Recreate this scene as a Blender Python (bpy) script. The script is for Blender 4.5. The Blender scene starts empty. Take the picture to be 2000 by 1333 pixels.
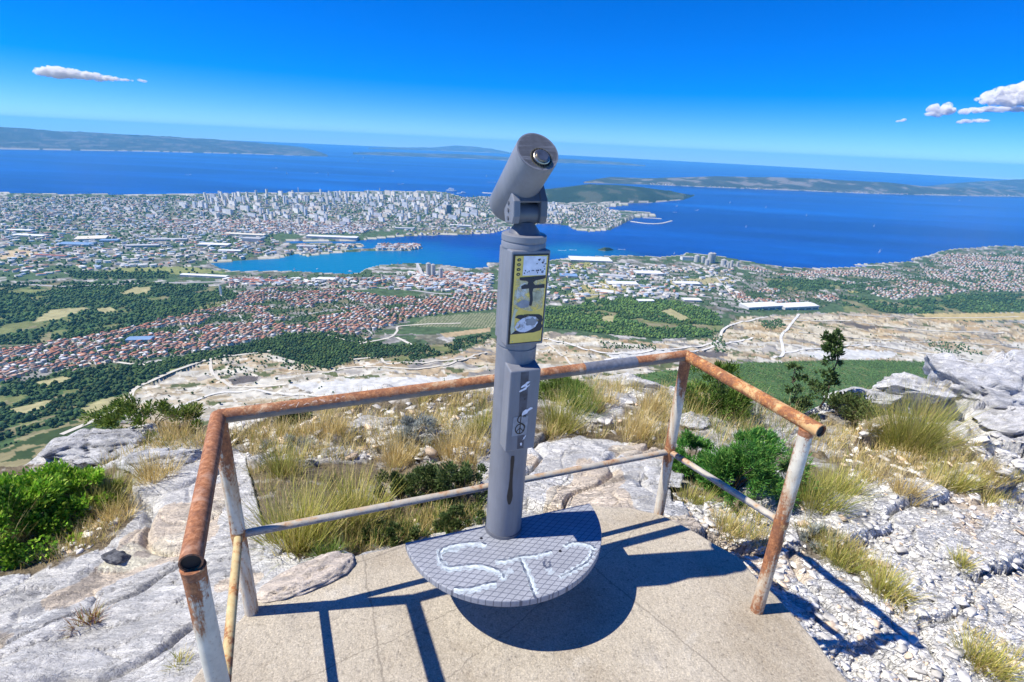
import bpy, math, random
import numpy as np
from mathutils import Vector
random.seed(5); RNG = np.random.default_rng(11)
SC = bpy.context.scene
COL = SC.collection
R_ = math.radians

# ------------------------------------------------------------------ camera, sky, sun, exposure
CAMZ, FPX, PITCH, ROLL = 1.8, 1025.0, 20.66, 2.75
SEA = -650.0
_p, _r = R_(PITCH), R_(ROLL)
FW = np.array([0, math.cos(_p), -math.sin(_p)])
_u0 = np.array([0, math.sin(_p), math.cos(_p)]); _x0 = np.array([1.0, 0, 0])
CX = math.cos(_r) * _x0 + math.sin(_r) * _u0
CU = -math.sin(_r) * _x0 + math.cos(_r) * _u0
cd = bpy.data.cameras.new('camera'); cam = bpy.data.objects.new('camera', cd); COL.objects.link(cam)
from mathutils import Matrix
M = Matrix((tuple(CX), tuple(CU), tuple(-FW))).transposed().to_4x4()
M.translation = (0, 0, CAMZ); cam.matrix_world = M
cd.sensor_width = 36.0; cd.lens = FPX / 2000 * 36.0; cd.clip_start = 0.05; cd.clip_end = 500000
SC.camera = cam

SUN_AZ, SUN_EL = 9.0, 54.5            # azimuth of the shadows (from +X towards +Y), elevation
w = bpy.data.worlds.new('World'); SC.world = w; w.use_nodes = True
nt = w.node_tree; bgn = nt.nodes['Background']
sky = nt.nodes.new('ShaderNodeTexSky'); sky.sky_type = 'NISHITA'; sky.sun_disc = False
sky.sun_elevation = R_(SUN_EL); sky.sun_rotation = R_(270 - SUN_AZ)
sky.altitude = 3000; sky.air_density = 1.0; sky.dust_density = 0.0; sky.ozone_density = 4.0
hs = nt.nodes.new('ShaderNodeHueSaturation'); hs.inputs['Saturation'].default_value = 1.62
# the horizon seen from 650 m lies 0.8 degrees low: lower the sky to it
tcw = nt.nodes.new('ShaderNodeTexCoord'); sxw = nt.nodes.new('ShaderNodeSeparateXYZ'); cxw = nt.nodes.new('ShaderNodeCombineXYZ')
ad = nt.nodes.new('ShaderNodeMath'); ad.operation = 'ADD'; ad.inputs[1].default_value = 0.017; mxw = nt.nodes.new('ShaderNodeMath'); mxw.operation = 'MAXIMUM'; mxw.inputs[1].default_value = 0.002
nt.links.new(tcw.outputs['Generated'], sxw.inputs[0]); nt.links.new(sxw.outputs[0], cxw.inputs[0]); nt.links.new(sxw.outputs[1], cxw.inputs[1])
nt.links.new(sxw.outputs[2], ad.inputs[0]); nt.links.new(ad.outputs[0], mxw.inputs[0]); nt.links.new(mxw.outputs[0], cxw.inputs[2]); nt.links.new(cxw.outputs[0], sky.inputs['Vector'])
nt.links.new(sky.outputs[0], hs.inputs['Color'])
mul = nt.nodes.new('ShaderNodeMix'); mul.data_type = 'RGBA'; mul.blend_type = 'MULTIPLY'; mul.inputs[0].default_value = 1
mul.inputs[7].default_value = (0.64, 0.81, 1.28, 1)
nt.links.new(hs.outputs[0], mul.inputs[6]); nt.links.new(mul.outputs[2], bgn.inputs[0])
bgn.inputs[1].default_value = 0.100
sl = bpy.data.lights.new('sun', 'SUN'); sl.energy = 4.6; sl.angle = R_(0.5); sl.color = (1.0, 0.95, 0.84)
so = bpy.data.objects.new('sun', sl); COL.objects.link(so)
_a = R_(SUN_AZ); _e = R_(SUN_EL)
SUND = Vector((math.cos(_a) * math.cos(_e), math.sin(_a) * math.cos(_e), -math.sin(_e)))
so.rotation_euler = SUND.to_track_quat('-Z', 'Y').to_euler(); so.location = (-5, -2, 9)
vs = SC.view_settings; vs.view_transform = 'Standard'; vs.look = 'None'; vs.exposure = 0.56; vs.gamma = 1
SC.cycles.max_bounces = 8; SC.cycles.diffuse_bounces = 3; SC.cycles.glossy_bounces = 3
SC.cycles.transparent_max_bounces = 24; SC.cycles.volume_bounces = 7
SC.cycles.use_denoising = True

# ------------------------------------------------------------------ projection helpers
C0 = np.array([0, 0, CAMZ])
def proj(P):
    d = np.asarray(P, float) - C0
    z = d @ FW; z = np.where(np.abs(z) < 1e-6, 1e-6, z)
    return np.stack([1000 + FPX * (d @ CX) / z, 666.5 - FPX * (d @ CU) / z], -1)
def ray(px, py):
    return FW + (px - 1000) / FPX * CX - (py - 666.5) / FPX * CU
def U(px, py, z=0.0):
    d = ray(px, py); return C0 + d * ((z - CAMZ) / d[2])
def UY(px, py, y):
    d = ray(px, py); return C0 + d * (y / d[1])
def UD(px, py, depth):
    return C0 + ray(px, py) * depth
def drop(d): return d * 0.0              # the sea is built flat out to 40 km
def usea(px, py):
    z = SEA
    for _ in range(12):
        P = U(px, py, z); z = SEA - drop(math.hypot(P[0], P[1]))
    return P
def pip(px, py, poly):
    poly = np.asarray(poly, float); inside = np.zeros(np.shape(px), bool)
    x0, y0 = poly[:, 0], poly[:, 1]; x1, y1 = np.roll(x0, -1), np.roll(y0, -1)
    m = (px >= x0.min()) & (px <= x0.max()) & (py >= y0.min()) & (py <= y0.max())
    if not m.any(): return inside
    a, b = px[m], py[m]; ins = np.zeros(a.shape, bool)
    for i in range(len(poly)):
        c = (y0[i] > b) != (y1[i] > b)
        with np.errstate(divide='ignore', invalid='ignore'):
            ins ^= c & (a < (x1[i] - x0[i]) * (b - y0[i]) / (y1[i] - y0[i]) + x0[i])
    inside[m] = ins; return inside
def segdist(x, y, pts):
    best = np.full(np.shape(x), 1e9)
    for (ax, ay), (bx, by) in zip(pts[:-1], pts[1:]):
        dx, dy = bx - ax, by - ay; L = dx * dx + dy * dy + 1e-12
        t = np.clip(((x - ax) * dx + (y - ay) * dy) / L, 0, 1)
        best = np.minimum(best, np.hypot(x - ax - t * dx, y - ay - t * dy))
    return best

# ------------------------------------------------------------------ noise
def h2(ix, iy, s):
    n = (ix.astype(np.int64) * 374761393 + iy.astype(np.int64) * 668265263 + s * 974634777) & 0xffffffff
    n = ((n ^ (n >> 13)) * 1274126177) & 0xffffffff
    n = ((n ^ (n >> 16)) * 2246822519) & 0xffffffff
    return ((n ^ (n >> 15)) & 0xffffff) / float(0xffffff)
def vn(x, y, s=0):
    ix, iy = np.floor(x), np.floor(y); fx, fy = x - ix, y - iy
    fx = fx * fx * (3 - 2 * fx); fy = fy * fy * (3 - 2 * fy)
    a = h2(ix, iy, s); b = h2(ix + 1, iy, s); c = h2(ix, iy + 1, s); d = h2(ix + 1, iy + 1, s)
    return (a + (b - a) * fx + (c - a) * fy + (a - b - c + d) * fx * fy) * 2 - 1
def fbm(x, y, s=0, o=4, g=0.5):
    t = 0; a = 1; n = 0
    for k in range(o):
        t = t + a * vn(x * 2 ** k + 13.7 * k, y * 2 ** k - 7.1 * k, s + k); n += a; a *= g
    return t / n
def worley(x, y, s=0):
    ix, iy = np.floor(x), np.floor(y)
    f1 = np.full(x.shape, 9.0); f2 = np.full(x.shape, 9.0); cid = np.zeros(x.shape); cx = np.zeros(x.shape); cy = np.zeros(x.shape)
    for a in (-1, 0, 1):
        for b in (-1, 0, 1):
            jx, jy = ix + a, iy + b
            qx = jx + 0.1 + 0.8 * h2(jx, jy, s); qy = jy + 0.1 + 0.8 * h2(jx, jy, s + 91)
            d = np.hypot(x - qx, y - qy); m = d < f1
            f2 = np.where(m, f1, np.minimum(f2, d)); f1 = np.where(m, d, f1)
            cid = np.where(m, h2(jx, jy, s + 57), cid); cx = np.where(m, x - qx, cx); cy = np.where(m, y - qy, cy)
    return f1, f2, cid, cx, cy
def sstep(a, b, x):
    t = np.clip((x - a) / (b - a), 0, 1); return t * t * (3 - 2 * t)

# ------------------------------------------------------------------ mesh helpers
def tag(o, label=None, cat=None, group=None, kind=None):
    if label: o['label'] = label
    if cat: o['category'] = cat
    if group: o['group'] = group
    if kind: o['kind'] = kind
    return o
def mesh_np(name, V, F, mat=None, smooth=False, col=None, parent=None, loc=None, alpha=None):
    """F: one int array (n,k) or a list of such arrays."""
    V = np.asarray(V, np.float32); Fs = F if isinstance(F, list) else [F]
    me = bpy.data.meshes.new(name); me.vertices.add(len(V)); me.vertices.foreach_set('co', V.ravel())
    Fs = [np.asarray(f, np.int32) for f in Fs if len(f)]
    idx = np.concatenate([f.ravel() for f in Fs]); cnt = np.concatenate([np.full(len(f), f.shape[1], np.int32) for f in Fs])
    me.loops.add(len(idx)); me.loops.foreach_set('vertex_index', idx)
    me.polygons.add(len(cnt)); st = np.concatenate([[0], np.cumsum(cnt)[:-1]]).astype(np.int32)
    me.polygons.foreach_set('loop_start', st)
    me.update(calc_edges=True); me.validate()
    if smooth: me.polygons.foreach_set('use_smooth', np.ones(len(me.polygons), bool))
    if col is not None:
        c = np.ones((len(V), 4), np.float32); c[:, :3] = col
        c[:, 3] = 0.0 if alpha is None else alpha
        at = me.attributes.new('Col', 'FLOAT_COLOR', 'POINT'); at.data.foreach_set('color', c.ravel())
    if mat: me.materials.append(mat)
    o = bpy.data.objects.new(name, me); COL.objects.link(o)
    if parent: o.parent = parent
    if loc is not None: o.location = loc
    return o
def grid_faces(nr, nc):
    i = np.arange(nr - 1)[:, None] * nc + np.arange(nc - 1)[None, :]
    return np.stack([i, i + 1, i + nc + 1, i + nc], -1).reshape(-1, 4)
class MB:
    """collects shapes into one mesh"""
    def __init__(s): s.v = []; s.f = []; s.c = []
    def add(s, V, F, c=None):
        n = len(s.v); s.v += [tuple(map(float, p)) for p in V]; s.f += [tuple(int(i) + n for i in f) for f in F]
        s.c += [c or (1, 1, 1)] * len(V)
    def box(s, c, h, ax=None):
        ax = ax or (np.array([1., 0, 0]), np.array([0, 1., 0]), np.array([0, 0, 1.]))
        c = np.asarray(c, float); V = []
        for k in range(8):
            V.append(c + ax[0] * h[0] * (1 if k & 1 else -1) + ax[1] * h[1] * (1 if k & 2 else -1) + ax[2] * h[2] * (1 if k & 4 else -1))
        s.add(V, [(0, 2, 3, 1), (4, 5, 7, 6), (0, 1, 5, 4), (2, 6, 7, 3), (0, 4, 6, 2), (1, 3, 7, 5)])
    def tube(s, pts, rad, n=20, caps=(True, True)):
        pts = [np.asarray(p, float) for p in pts]; rad = rad if hasattr(rad, '__len__') else [rad] * len(pts)
        V = []; F = []; up = None
        for i, p in enumerate(pts):
            t = pts[min(i + 1, len(pts) - 1)] - pts[max(i - 1, 0)]; t = t / (np.linalg.norm(t) + 1e-12)
            if up is None:
                up = np.array([0, 0, 1.]) if abs(t[2]) < 0.9 else np.array([1., 0, 0])
            a = np.cross(t, up); a /= np.linalg.norm(a); b = np.cross(a, t); up = b
            for k in range(n):
                q = 2 * math.pi * k / n; V.append(p + rad[i] * (math.cos(q) * a + math.sin(q) * b))
        for i in range(len(pts) - 1):
            for k in range(n):
                F.append((i * n + k, i * n + (k + 1) % n, (i + 1) * n + (k + 1) % n, (i + 1) * n + k))
        if caps[0]: F.append(tuple(range(n))[::-1])
        if caps[1]: F.append(tuple(range((len(pts) - 1) * n, len(pts) * n)))
        s.add(V, F)
    def prism(s, poly, org, ax, t0, t1):
        """poly (u,v) in axes ax[0],ax[1]; extruded along ax[2] from t0 to t1"""
        org = np.asarray(org, float); n = len(poly)
        V = [org + u * ax[0] + v * ax[1] + t0 * ax[2] for u, v in poly] + [org + u * ax[0] + v * ax[1] + t1 * ax[2] for u, v in poly]
        F = [tuple(range(n))[::-1], tuple(range(n, 2 * n))] + [(i, (i + 1) % n, n + (i + 1) % n, n + i) for i in range(n)]
        s.add(V, F)
    def ribbon(s, pts, wid, nrm):
        """flat strip along 3D points"""
        pts = [np.asarray(p, float) for p in pts]; V = []; F = []; n = len(pts)
        wid = wid if hasattr(wid, '__len__') else [wid] * n
        for i, p in enumerate(pts):
            t = pts[min(i + 1, n - 1)] - pts[max(i - 1, 0)]; b = np.cross(nrm, t); b /= np.linalg.norm(b) + 1e-12
            V += [p - b * wid[i] / 2, p + b * wid[i] / 2]
        for i in range(n - 1): F.append((2 * i, 2 * i + 2, 2 * i + 3, 2 * i + 1))
        s.add(V, F)
    def build(s, name, mat=None, parent=None, smooth=False, bevel=0, auto=None):
        me = bpy.data.meshes.new(name); me.from_pydata(s.v, [], s.f); me.update()
        import bmesh
        bm = bmesh.new(); bm.from_mesh(me); bmesh.ops.recalc_face_normals(bm, faces=bm.faces); bm.to_mesh(me); bm.free()
        if mat: me.materials.append(mat)
        o = bpy.data.objects.new(name, me); COL.objects.link(o)
        if parent: o.parent = parent
        if smooth:
            for p in me.polygons: p.use_smooth = True
            ang = R_(auto or 35)
            for e in me.edges: pass
            try: me.set_sharp_from_angle(angle=ang)
            except Exception: pass
        if bevel:
            m = o.modifiers.new('bevel', 'BEVEL'); m.width = bevel; m.segments = 2; m.limit_method = 'ANGLE'; m.angle_limit = R_(40)
        return o
def empty(name, loc=(0, 0, 0)):
    o = bpy.data.objects.new(name, None); COL.objects.link(o); o.location = loc; o.empty_display_size = 0.1; return o
def smooth_curve(pts, k=6):
    """Catmull-Rom through 2D/3D points"""
    P = [np.asarray(p, float) for p in pts]; P = [2 * P[0] - P[1]] + P + [2 * P[-1] - P[-2]]; out = []
    for i in range(1, len(P) - 2):
        for j in range(k):
            t = j / k; a, b, c, d = P[i - 1], P[i], P[i + 1], P[i + 2]
            out.append(0.5 * (2 * b + (c - a) * t + (2 * a - 5 * b + 4 * c - d) * t * t + (3 * b - a - 3 * c + d) * t ** 3))
    out.append(P[-2]); return out

def ico(n):
    import bmesh
    bm = bmesh.new(); bmesh.ops.create_icosphere(bm, subdivisions=n, radius=1.0)
    V = np.array([v.co[:] for v in bm.verts]); F = np.array([[v.index for v in f.verts] for f in bm.faces]); bm.free(); return V, F

# ------------------------------------------------------------------ materials
class NT:
    def __init__(s, name):
        s.m = bpy.data.materials.new(name); s.m.use_nodes = True; s.t = s.m.node_tree; s.b = s.t.nodes['Principled BSDF']
        s.out = s.t.nodes['Material Output']
    def n(s, typ, **kw):
        nd = s.t.nodes.new(typ)
        for k, v in kw.items(): setattr(nd, k, v)
        return nd
    def l(s, a, b): s.t.links.new(a, b)
    def coords(s, scale=(1, 1, 1), kind='Object', rot=(0, 0, 0)):
        tc = s.n('ShaderNodeTexCoord'); mp = s.n('ShaderNodeMapping'); mp.inputs['Scale'].default_value = scale; mp.inputs['Rotation'].default_value = rot
        s.l(tc.outputs[kind], mp.inputs[0]); return mp.outputs[0]
    def noise(s, vec, scale, detail=4, rough=0.55, dist=0.0):
        nd = s.n('ShaderNodeTexNoise'); nd.inputs['Scale'].default_value = scale; nd.inputs['Detail'].default_value = detail
        nd.inputs['Roughness'].default_value = rough; nd.inputs['Distortion'].default_value = dist
        s.l(vec, nd.inputs['Vector']); return nd.outputs['Fac']
    def ramp(s, fac, stops):
        r = s.n('ShaderNodeValToRGB'); e = r.color_ramp.elements
        while len(e) < len(stops): e.new(0.5)
        for i, (p, c) in enumerate(stops):
            e[i].position = p; e[i].color = (c, c, c, 1) if not hasattr(c, '__len__') else (*c, 1)
        s.l(fac, r.inputs[0]); return r.outputs[0]
    def mix(s, fac, a, b, mode='MIX'):
        m = s.n('ShaderNodeMix', data_type='RGBA', blend_type=mode)
        for sock, v in ((m.inputs[0], fac), (m.inputs[6], a), (m.inputs[7], b)):
            if hasattr(v, 'links'): s.l(v, sock)
            elif hasattr(v, '__len__'): sock.default_value = (*v, 1)
            else: sock.default_value = v
        return m.outputs[2]
    def math(s, op, a, b=0.5):
        m = s.n('ShaderNodeMath', operation=op)
        for sock, v in ((m.inputs[0], a), (m.inputs[1], b)):
            if hasattr(v, 'links'): s.l(v, sock)
            else: sock.default_value = v
        return m.outputs[0]
    def bump(s, h, strength=0.5, dist=0.01, prev=None):
        b = s.n('ShaderNodeBump'); b.inputs['Strength'].default_value = strength; b.inputs['Distance'].default_value = dist
        s.l(h, b.inputs['Height'])
        if prev is not None: s.l(prev, b.inputs['Normal'])
        return b.outputs[0]
    def set(s, color=None, rough=None, metal=None, normal=None, spec=None):
        for k, v in (('Base Color', color), ('Roughness', rough), ('Metallic', metal), ('Normal', normal), ('Specular IOR Level', spec)):
            if v is None: continue
            if hasattr(v, 'links'): s.l(v, s.b.inputs[k])
            elif hasattr(v, '__len__'): s.b.inputs[k].default_value = (*v, 1)
            else: s.b.inputs[k].default_value = v
        return s.m
    def attr(s, name='Col'):
        a = s.n('ShaderNodeAttribute', attribute_name=name); return a.outputs['Color']

def plain(name, c, rough=0.6, metal=0.0, var=0.12, scale=30, spec=0.5):
    k = NT(name); v = k.coords(); n = k.noise(v, scale, 4)
    f = k.ramp(n, [(0.3, 1 - var), (0.7, 1 + var)])
    return k.set(k.mix(1.0, c, f, 'MULTIPLY'), rough, metal, spec=spec)
def attr_mat(name, rough=0.8, var=0.15, scale=0.5, transl=0.0, spec=0.2):
    k = NT(name); c = k.attr(); v = k.coords(); n = k.noise(v, scale, 3)
    cc = k.mix(1.0, c, k.ramp(n, [(0.3, 1 - var), (0.7, 1 + var)]), 'MULTIPLY')
    k.set(cc, rough, spec=spec)
    if transl:
        tr = k.n('ShaderNodeBsdfTranslucent'); k.l(cc, tr.inputs[0]); mx = k.n('ShaderNodeMixShader'); mx.inputs[0].default_value = transl
        k.l(k.b.outputs[0], mx.inputs[1]); k.l(tr.outputs[0], mx.inputs[2]); k.l(mx.outputs[0], k.out.inputs[0])
    return k.m

def rock_mat():
    k = NT('limestone'); c = k.attr(); v = k.coords(); vr = k.coords((1, 3.6, 2), rot=(0, 0, R_(-28)))
    big = k.noise(v, 2.2, 5, 0.6); fine = k.noise(v, 75, 6, 0.75); mid = k.noise(vr, 8, 7, 0.7, 0.8); pit = k.noise(vr, 24, 5, 0.7, 0.4)
    grey = k.ramp(mid, [(0.36, (0.72, 0.73, 0.75)), (0.46, (0.90, 0.90, 0.91)), (0.55, (1.06, 1.05, 1.03)), (0.64, (1.34, 1.33, 1.30))])
    cc = k.mix(1.0, c, grey, 'MULTIPLY')
    cc = k.mix(1.0, cc, k.ramp(fine, [(0.33, 0.66), (0.47, 1.0), (0.72, 1.16)]), 'MULTIPLY')
    cc = k.mix(1.0, cc, k.ramp(pit, [(0.30, 0.55), (0.40, 1.0)]), 'MULTIPLY')
    cc = k.mix(1.0, cc, k.ramp(big, [(0.3, 0.86), (0.65, 1.08)]), 'MULTIPLY')
    # fractured bedrock: small slanting plates with dark gaps (only where the ground mask says so)
    at = [n_ for n_ in k.t.nodes if n_.type == 'ATTRIBUTE'][0]; al = at.outputs['Alpha']
    wv = k.n('ShaderNodeTexNoise'); wv.inputs['Scale'].default_value = 7; wv.inputs['Detail'].default_value = 3; k.l(v, wv.inputs['Vector'])
    vd = k.n('ShaderNodeVectorMath', operation='MULTIPLY_ADD'); k.l(wv.outputs['Color'], vd.inputs[0]); vd.inputs[1].default_value = (0.14, 0.14, 0.0); k.l(k.coords((1, 2.7, 0.6), rot=(0, 0, R_(24))), vd.inputs[2])
    def plates(sc):
        e = k.n('ShaderNodeTexVoronoi', feature='DISTANCE_TO_EDGE'); e.inputs['Scale'].default_value = sc; k.l(vd.outputs[0], e.inputs['Vector'])
        q = k.n('ShaderNodeTexVoronoi'); q.inputs['Scale'].default_value = sc; k.l(vd.outputs[0], q.inputs['Vector']); s_ = k.n('ShaderNodeSeparateColor'); k.l(q.outputs['Color'], s_.inputs[0]); return e.outputs['Distance'], s_.outputs[0]
    e1, r1 = plates(11); e2, r2 = plates(27)
    gap = k.math('MULTIPLY', k.ramp(e1, [(0.0, 0.12), (0.05, 1.0)]), k.ramp(e2, [(0.0, 0.35), (0.07, 1.0)]))
    tone = k.mix(1.0, k.ramp(r1, [(0.0, (0.98, 0.97, 0.95)), (0.5, (1.22, 1.22, 1.22)), (1.0, (1.42, 1.41, 1.38))]), k.ramp(r2, [(0.0, 0.86), (1.0, 1.18)]), 'MULTIPLY')
    pl = k.mix(1.0, k.mix(1.0, cc, tone, 'MULTIPLY'), k.ramp(gap, [(0.0, 0.20), (0.55, 1.0)]), 'MULTIPLY')
    cc = k.mix(al, cc, pl)
    hp = k.math('MULTIPLY', k.math('ADD', k.math('MULTIPLY', gap, 0.7), k.math('ADD', k.math('MULTIPLY', r1, 0.8), k.math('MULTIPLY', r2, 0.4))), al)
    nb = k.bump(mid, 0.8, 0.04); nb = k.bump(pit, 0.8, 0.018, nb); nb = k.bump(fine, 0.8, 0.008, nb); nb = k.bump(hp, 0.9, 0.016, nb)
    return k.set(cc, 0.85, normal=nb, spec=0.2)

def concrete_mat():
    k = NT('concrete'); v = k.coords(); big = k.noise(v, 2.2, 6, 0.65); fine = k.noise(v, 150, 4, 0.8); sp = k.noise(v, 48, 5, 0.75); st = k.noise(v, 5.5, 6, 0.7, 0.6); agg = k.n('ShaderNodeTexVoronoi'); agg.inputs['Scale'].default_value = 105; k.l(v, agg.inputs['Vector'])
    c = k.ramp(big, [(0.30, (0.40, 0.335, 0.245)), (0.48, (0.515, 0.45, 0.35)), (0.60, (0.56, 0.495, 0.39)), (0.75, (0.64, 0.575, 0.47))])
    c = k.mix(k.ramp(st, [(0.56, 0.0), (0.70, 0.55)]), c, (0.33, 0.30, 0.26)); c = k.mix(k.ramp(st, [(0.26, 0.5), (0.40, 0.0)]), c, (0.66, 0.62, 0.54))
    c = k.mix(1.0, c, k.ramp(fine, [(0.34, 0.66), (0.5, 1.0), (0.66, 1.18)]), 'MULTIPLY')
    c = k.mix(1.0, c, k.ramp(sp, [(0.33, 0.60), (0.45, 1.0), (0.75, 1.1)]), 'MULTIPLY')
    c = k.mix(1.0, c, k.ramp(agg.outputs['Distance'], [(0.0, 1.12), (0.55, 0.86)]), 'MULTIPLY')
    # shallow joints and cracks
    sx_ = k.n('ShaderNodeSeparateXYZ'); k.l(v, sx_.inputs[0]); wob = k.math('MULTIPLY', k.math('SUBTRACT', k.noise(v, 9, 5, 0.7), 0.5), 0.05); jt = None
    for (pa, pb, wd) in (((716, 1130), (748, 1333), .004), ((1222, 1160), (1430, 1333), .004), ((520, 1170), (700, 1100), .005), ((860, 1333), (980, 1240), .0022), ((1180, 1060), (1290, 1010), .0022)):
        a, b = U(*pa)[:2], U(*pb)[:2]; d = (b - a) / np.linalg.norm(b - a); n_ = (-d[1], d[0])
        dist = k.math('ABSOLUTE', k.math('ADD', k.math('SUBTRACT', k.math('ADD', k.math('MULTIPLY', sx_.outputs[0], n_[0]), k.math('MULTIPLY', sx_.outputs[1], n_[1])), float(a @ np.array(n_))), wob), 0)
        f = k.math('LESS_THAN', dist, wd); jt = f if jt is None else k.math('MAXIMUM', jt, f)
    c = k.mix(k.math('MULTIPLY', jt, 0.5), c, (0.20, 0.175, 0.14))
    nb = k.bump(fine, 0.5, 0.006); nb = k.bump(sp, 0.6, 0.012, nb); nb = k.bump(big, 0.4, 0.05, nb); nb = k.bump(jt, 0.5, -0.004, nb)
    return k.set(c, 0.9, normal=nb, spec=0.2)

def rust_mat(name, amount, paint=(0.50, 0.47, 0.40), stretch=(1, 1, 1), rust_hi=(0.52, 0.23, 0.10), under=None, ends=0.0, scratch=0.0):
    """old paint worn off to rust; amount 0..1; under: paint left on the sheltered underside; ends: more rust near the joints"""
    k = NT(name); v = k.coords(stretch); n1 = k.noise(v, 9, 6, 0.72, 0.5); n2 = k.noise(k.coords(), 85, 5, 0.75); n3 = k.noise(k.coords(), 20, 4, 0.6); n4 = k.noise(k.coords(), 26, 6, 0.8)
    t = 0.5 + (0.5 - amount) * 0.42
    f = k.math('ADD', k.math('MULTIPLY', n1, 0.75), k.math('MULTIPLY', n2, 0.25))
    if ends:
        tc = k.n('ShaderNodeTexCoord'); sp = k.n('ShaderNodeSeparateXYZ'); k.l(tc.outputs['Object'], sp.inputs[0])
        up_ = k.math('ABSOLUTE', k.math('SUBTRACT', sp.outputs[2], 0.87), 0); e1 = k.math('MAXIMUM', k.math('SUBTRACT', 0.24, up_), 0.0)
        md = k.math('ABSOLUTE', k.math('SUBTRACT', sp.outputs[2], 0.36), 0); e2 = k.math('MAXIMUM', k.math('SUBTRACT', 0.15, md), 0.0)
        f = k.math('ADD', f, k.math('MULTIPLY', k.math('ADD', e1, e2), ends))
    m = k.ramp(f, [(t - 0.025, 0.0), (t + 0.025, 1.0)])
    rc = k.ramp(n2, [(0.30, (0.12, 0.048, 0.026)), (0.48, (0.33, 0.135, 0.06)), (0.68, rust_hi)])
    rc = k.mix(k.ramp(n4, [(0.40, 0.75), (0.55, 0.0)]), rc, (0.18, 0.08, 0.05))
    if scratch: rc = k.mix(k.ramp(n3, [(0.55, 0.0), (0.75, scratch)]), rc, (0.50, 0.33, 0.24))
    pc = k.mix(1.0, paint, k.ramp(n3, [(0.3, 0.80), (0.7, 1.12)]), 'MULTIPLY')
    pc = k.mix(k.ramp(n2, [(0.56, 0.0), (0.74, 0.6)]), pc, (0.22, 0.14, 0.08))
    pc = k.mix(k.ramp(n1, [(t - 0.10, 0.0), (t - 0.02, 0.55)]), pc, (0.50, 0.30, 0.13))
    c = k.mix(m, pc, rc)
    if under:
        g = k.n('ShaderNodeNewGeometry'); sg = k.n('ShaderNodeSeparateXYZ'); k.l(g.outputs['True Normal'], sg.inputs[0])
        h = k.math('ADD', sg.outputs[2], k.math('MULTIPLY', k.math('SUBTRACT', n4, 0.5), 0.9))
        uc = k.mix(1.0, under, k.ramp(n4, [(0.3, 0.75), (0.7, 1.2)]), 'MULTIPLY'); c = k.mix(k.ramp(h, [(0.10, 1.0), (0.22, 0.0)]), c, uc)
    nb = k.bump(n2, 0.45, 0.003); nb = k.bump(m, 0.35, -0.002, nb)
    return k.set(c, k.ramp(m, [(0.0, 0.5), (1.0, 0.85)]), normal=nb, spec=0.3)

def paint_mat(name, c, rough=0.42):
    k = NT(name); v = k.coords(); n = k.noise(v, 6, 5, 0.6); f = k.noise(v, 120, 3, 0.6); stv = k.coords((1, 1, 0.12)); stk = k.noise(stv, 42, 5, 0.7); ch = k.noise(v, 30, 6, 0.8)
    cc = k.mix(1.0, c, k.ramp(n, [(0.3, 0.88), (0.7, 1.10)]), 'MULTIPLY')
    cc = k.mix(1.0, cc, k.ramp(stk, [(0.32, 0.90), (0.5, 1.0), (0.70, 1.06)]), 'MULTIPLY')
    cc = k.mix(k.ramp(stk, [(0.64, 0.0), (0.78, 0.3)]), cc, (0.34, 0.33, 0.31))
    m = k.ramp(ch, [(0.68, 0.0), (0.71, 1.0)]); cc = k.mix(k.math('MULTIPLY', m, 0.75), cc, (0.44, 0.43, 0.41))
    cc = k.mix(k.ramp(ch, [(0.27, 0.7), (0.31, 0.0)]), cc, (0.06, 0.06, 0.07))
    return k.set(cc, k.ramp(n, [(0.3, rough - 0.06), (0.7, rough + 0.14)]), normal=k.bump(m, 0.25, -0.001, k.bump(f, 0.1, 0.002)), spec=0.5)

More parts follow.
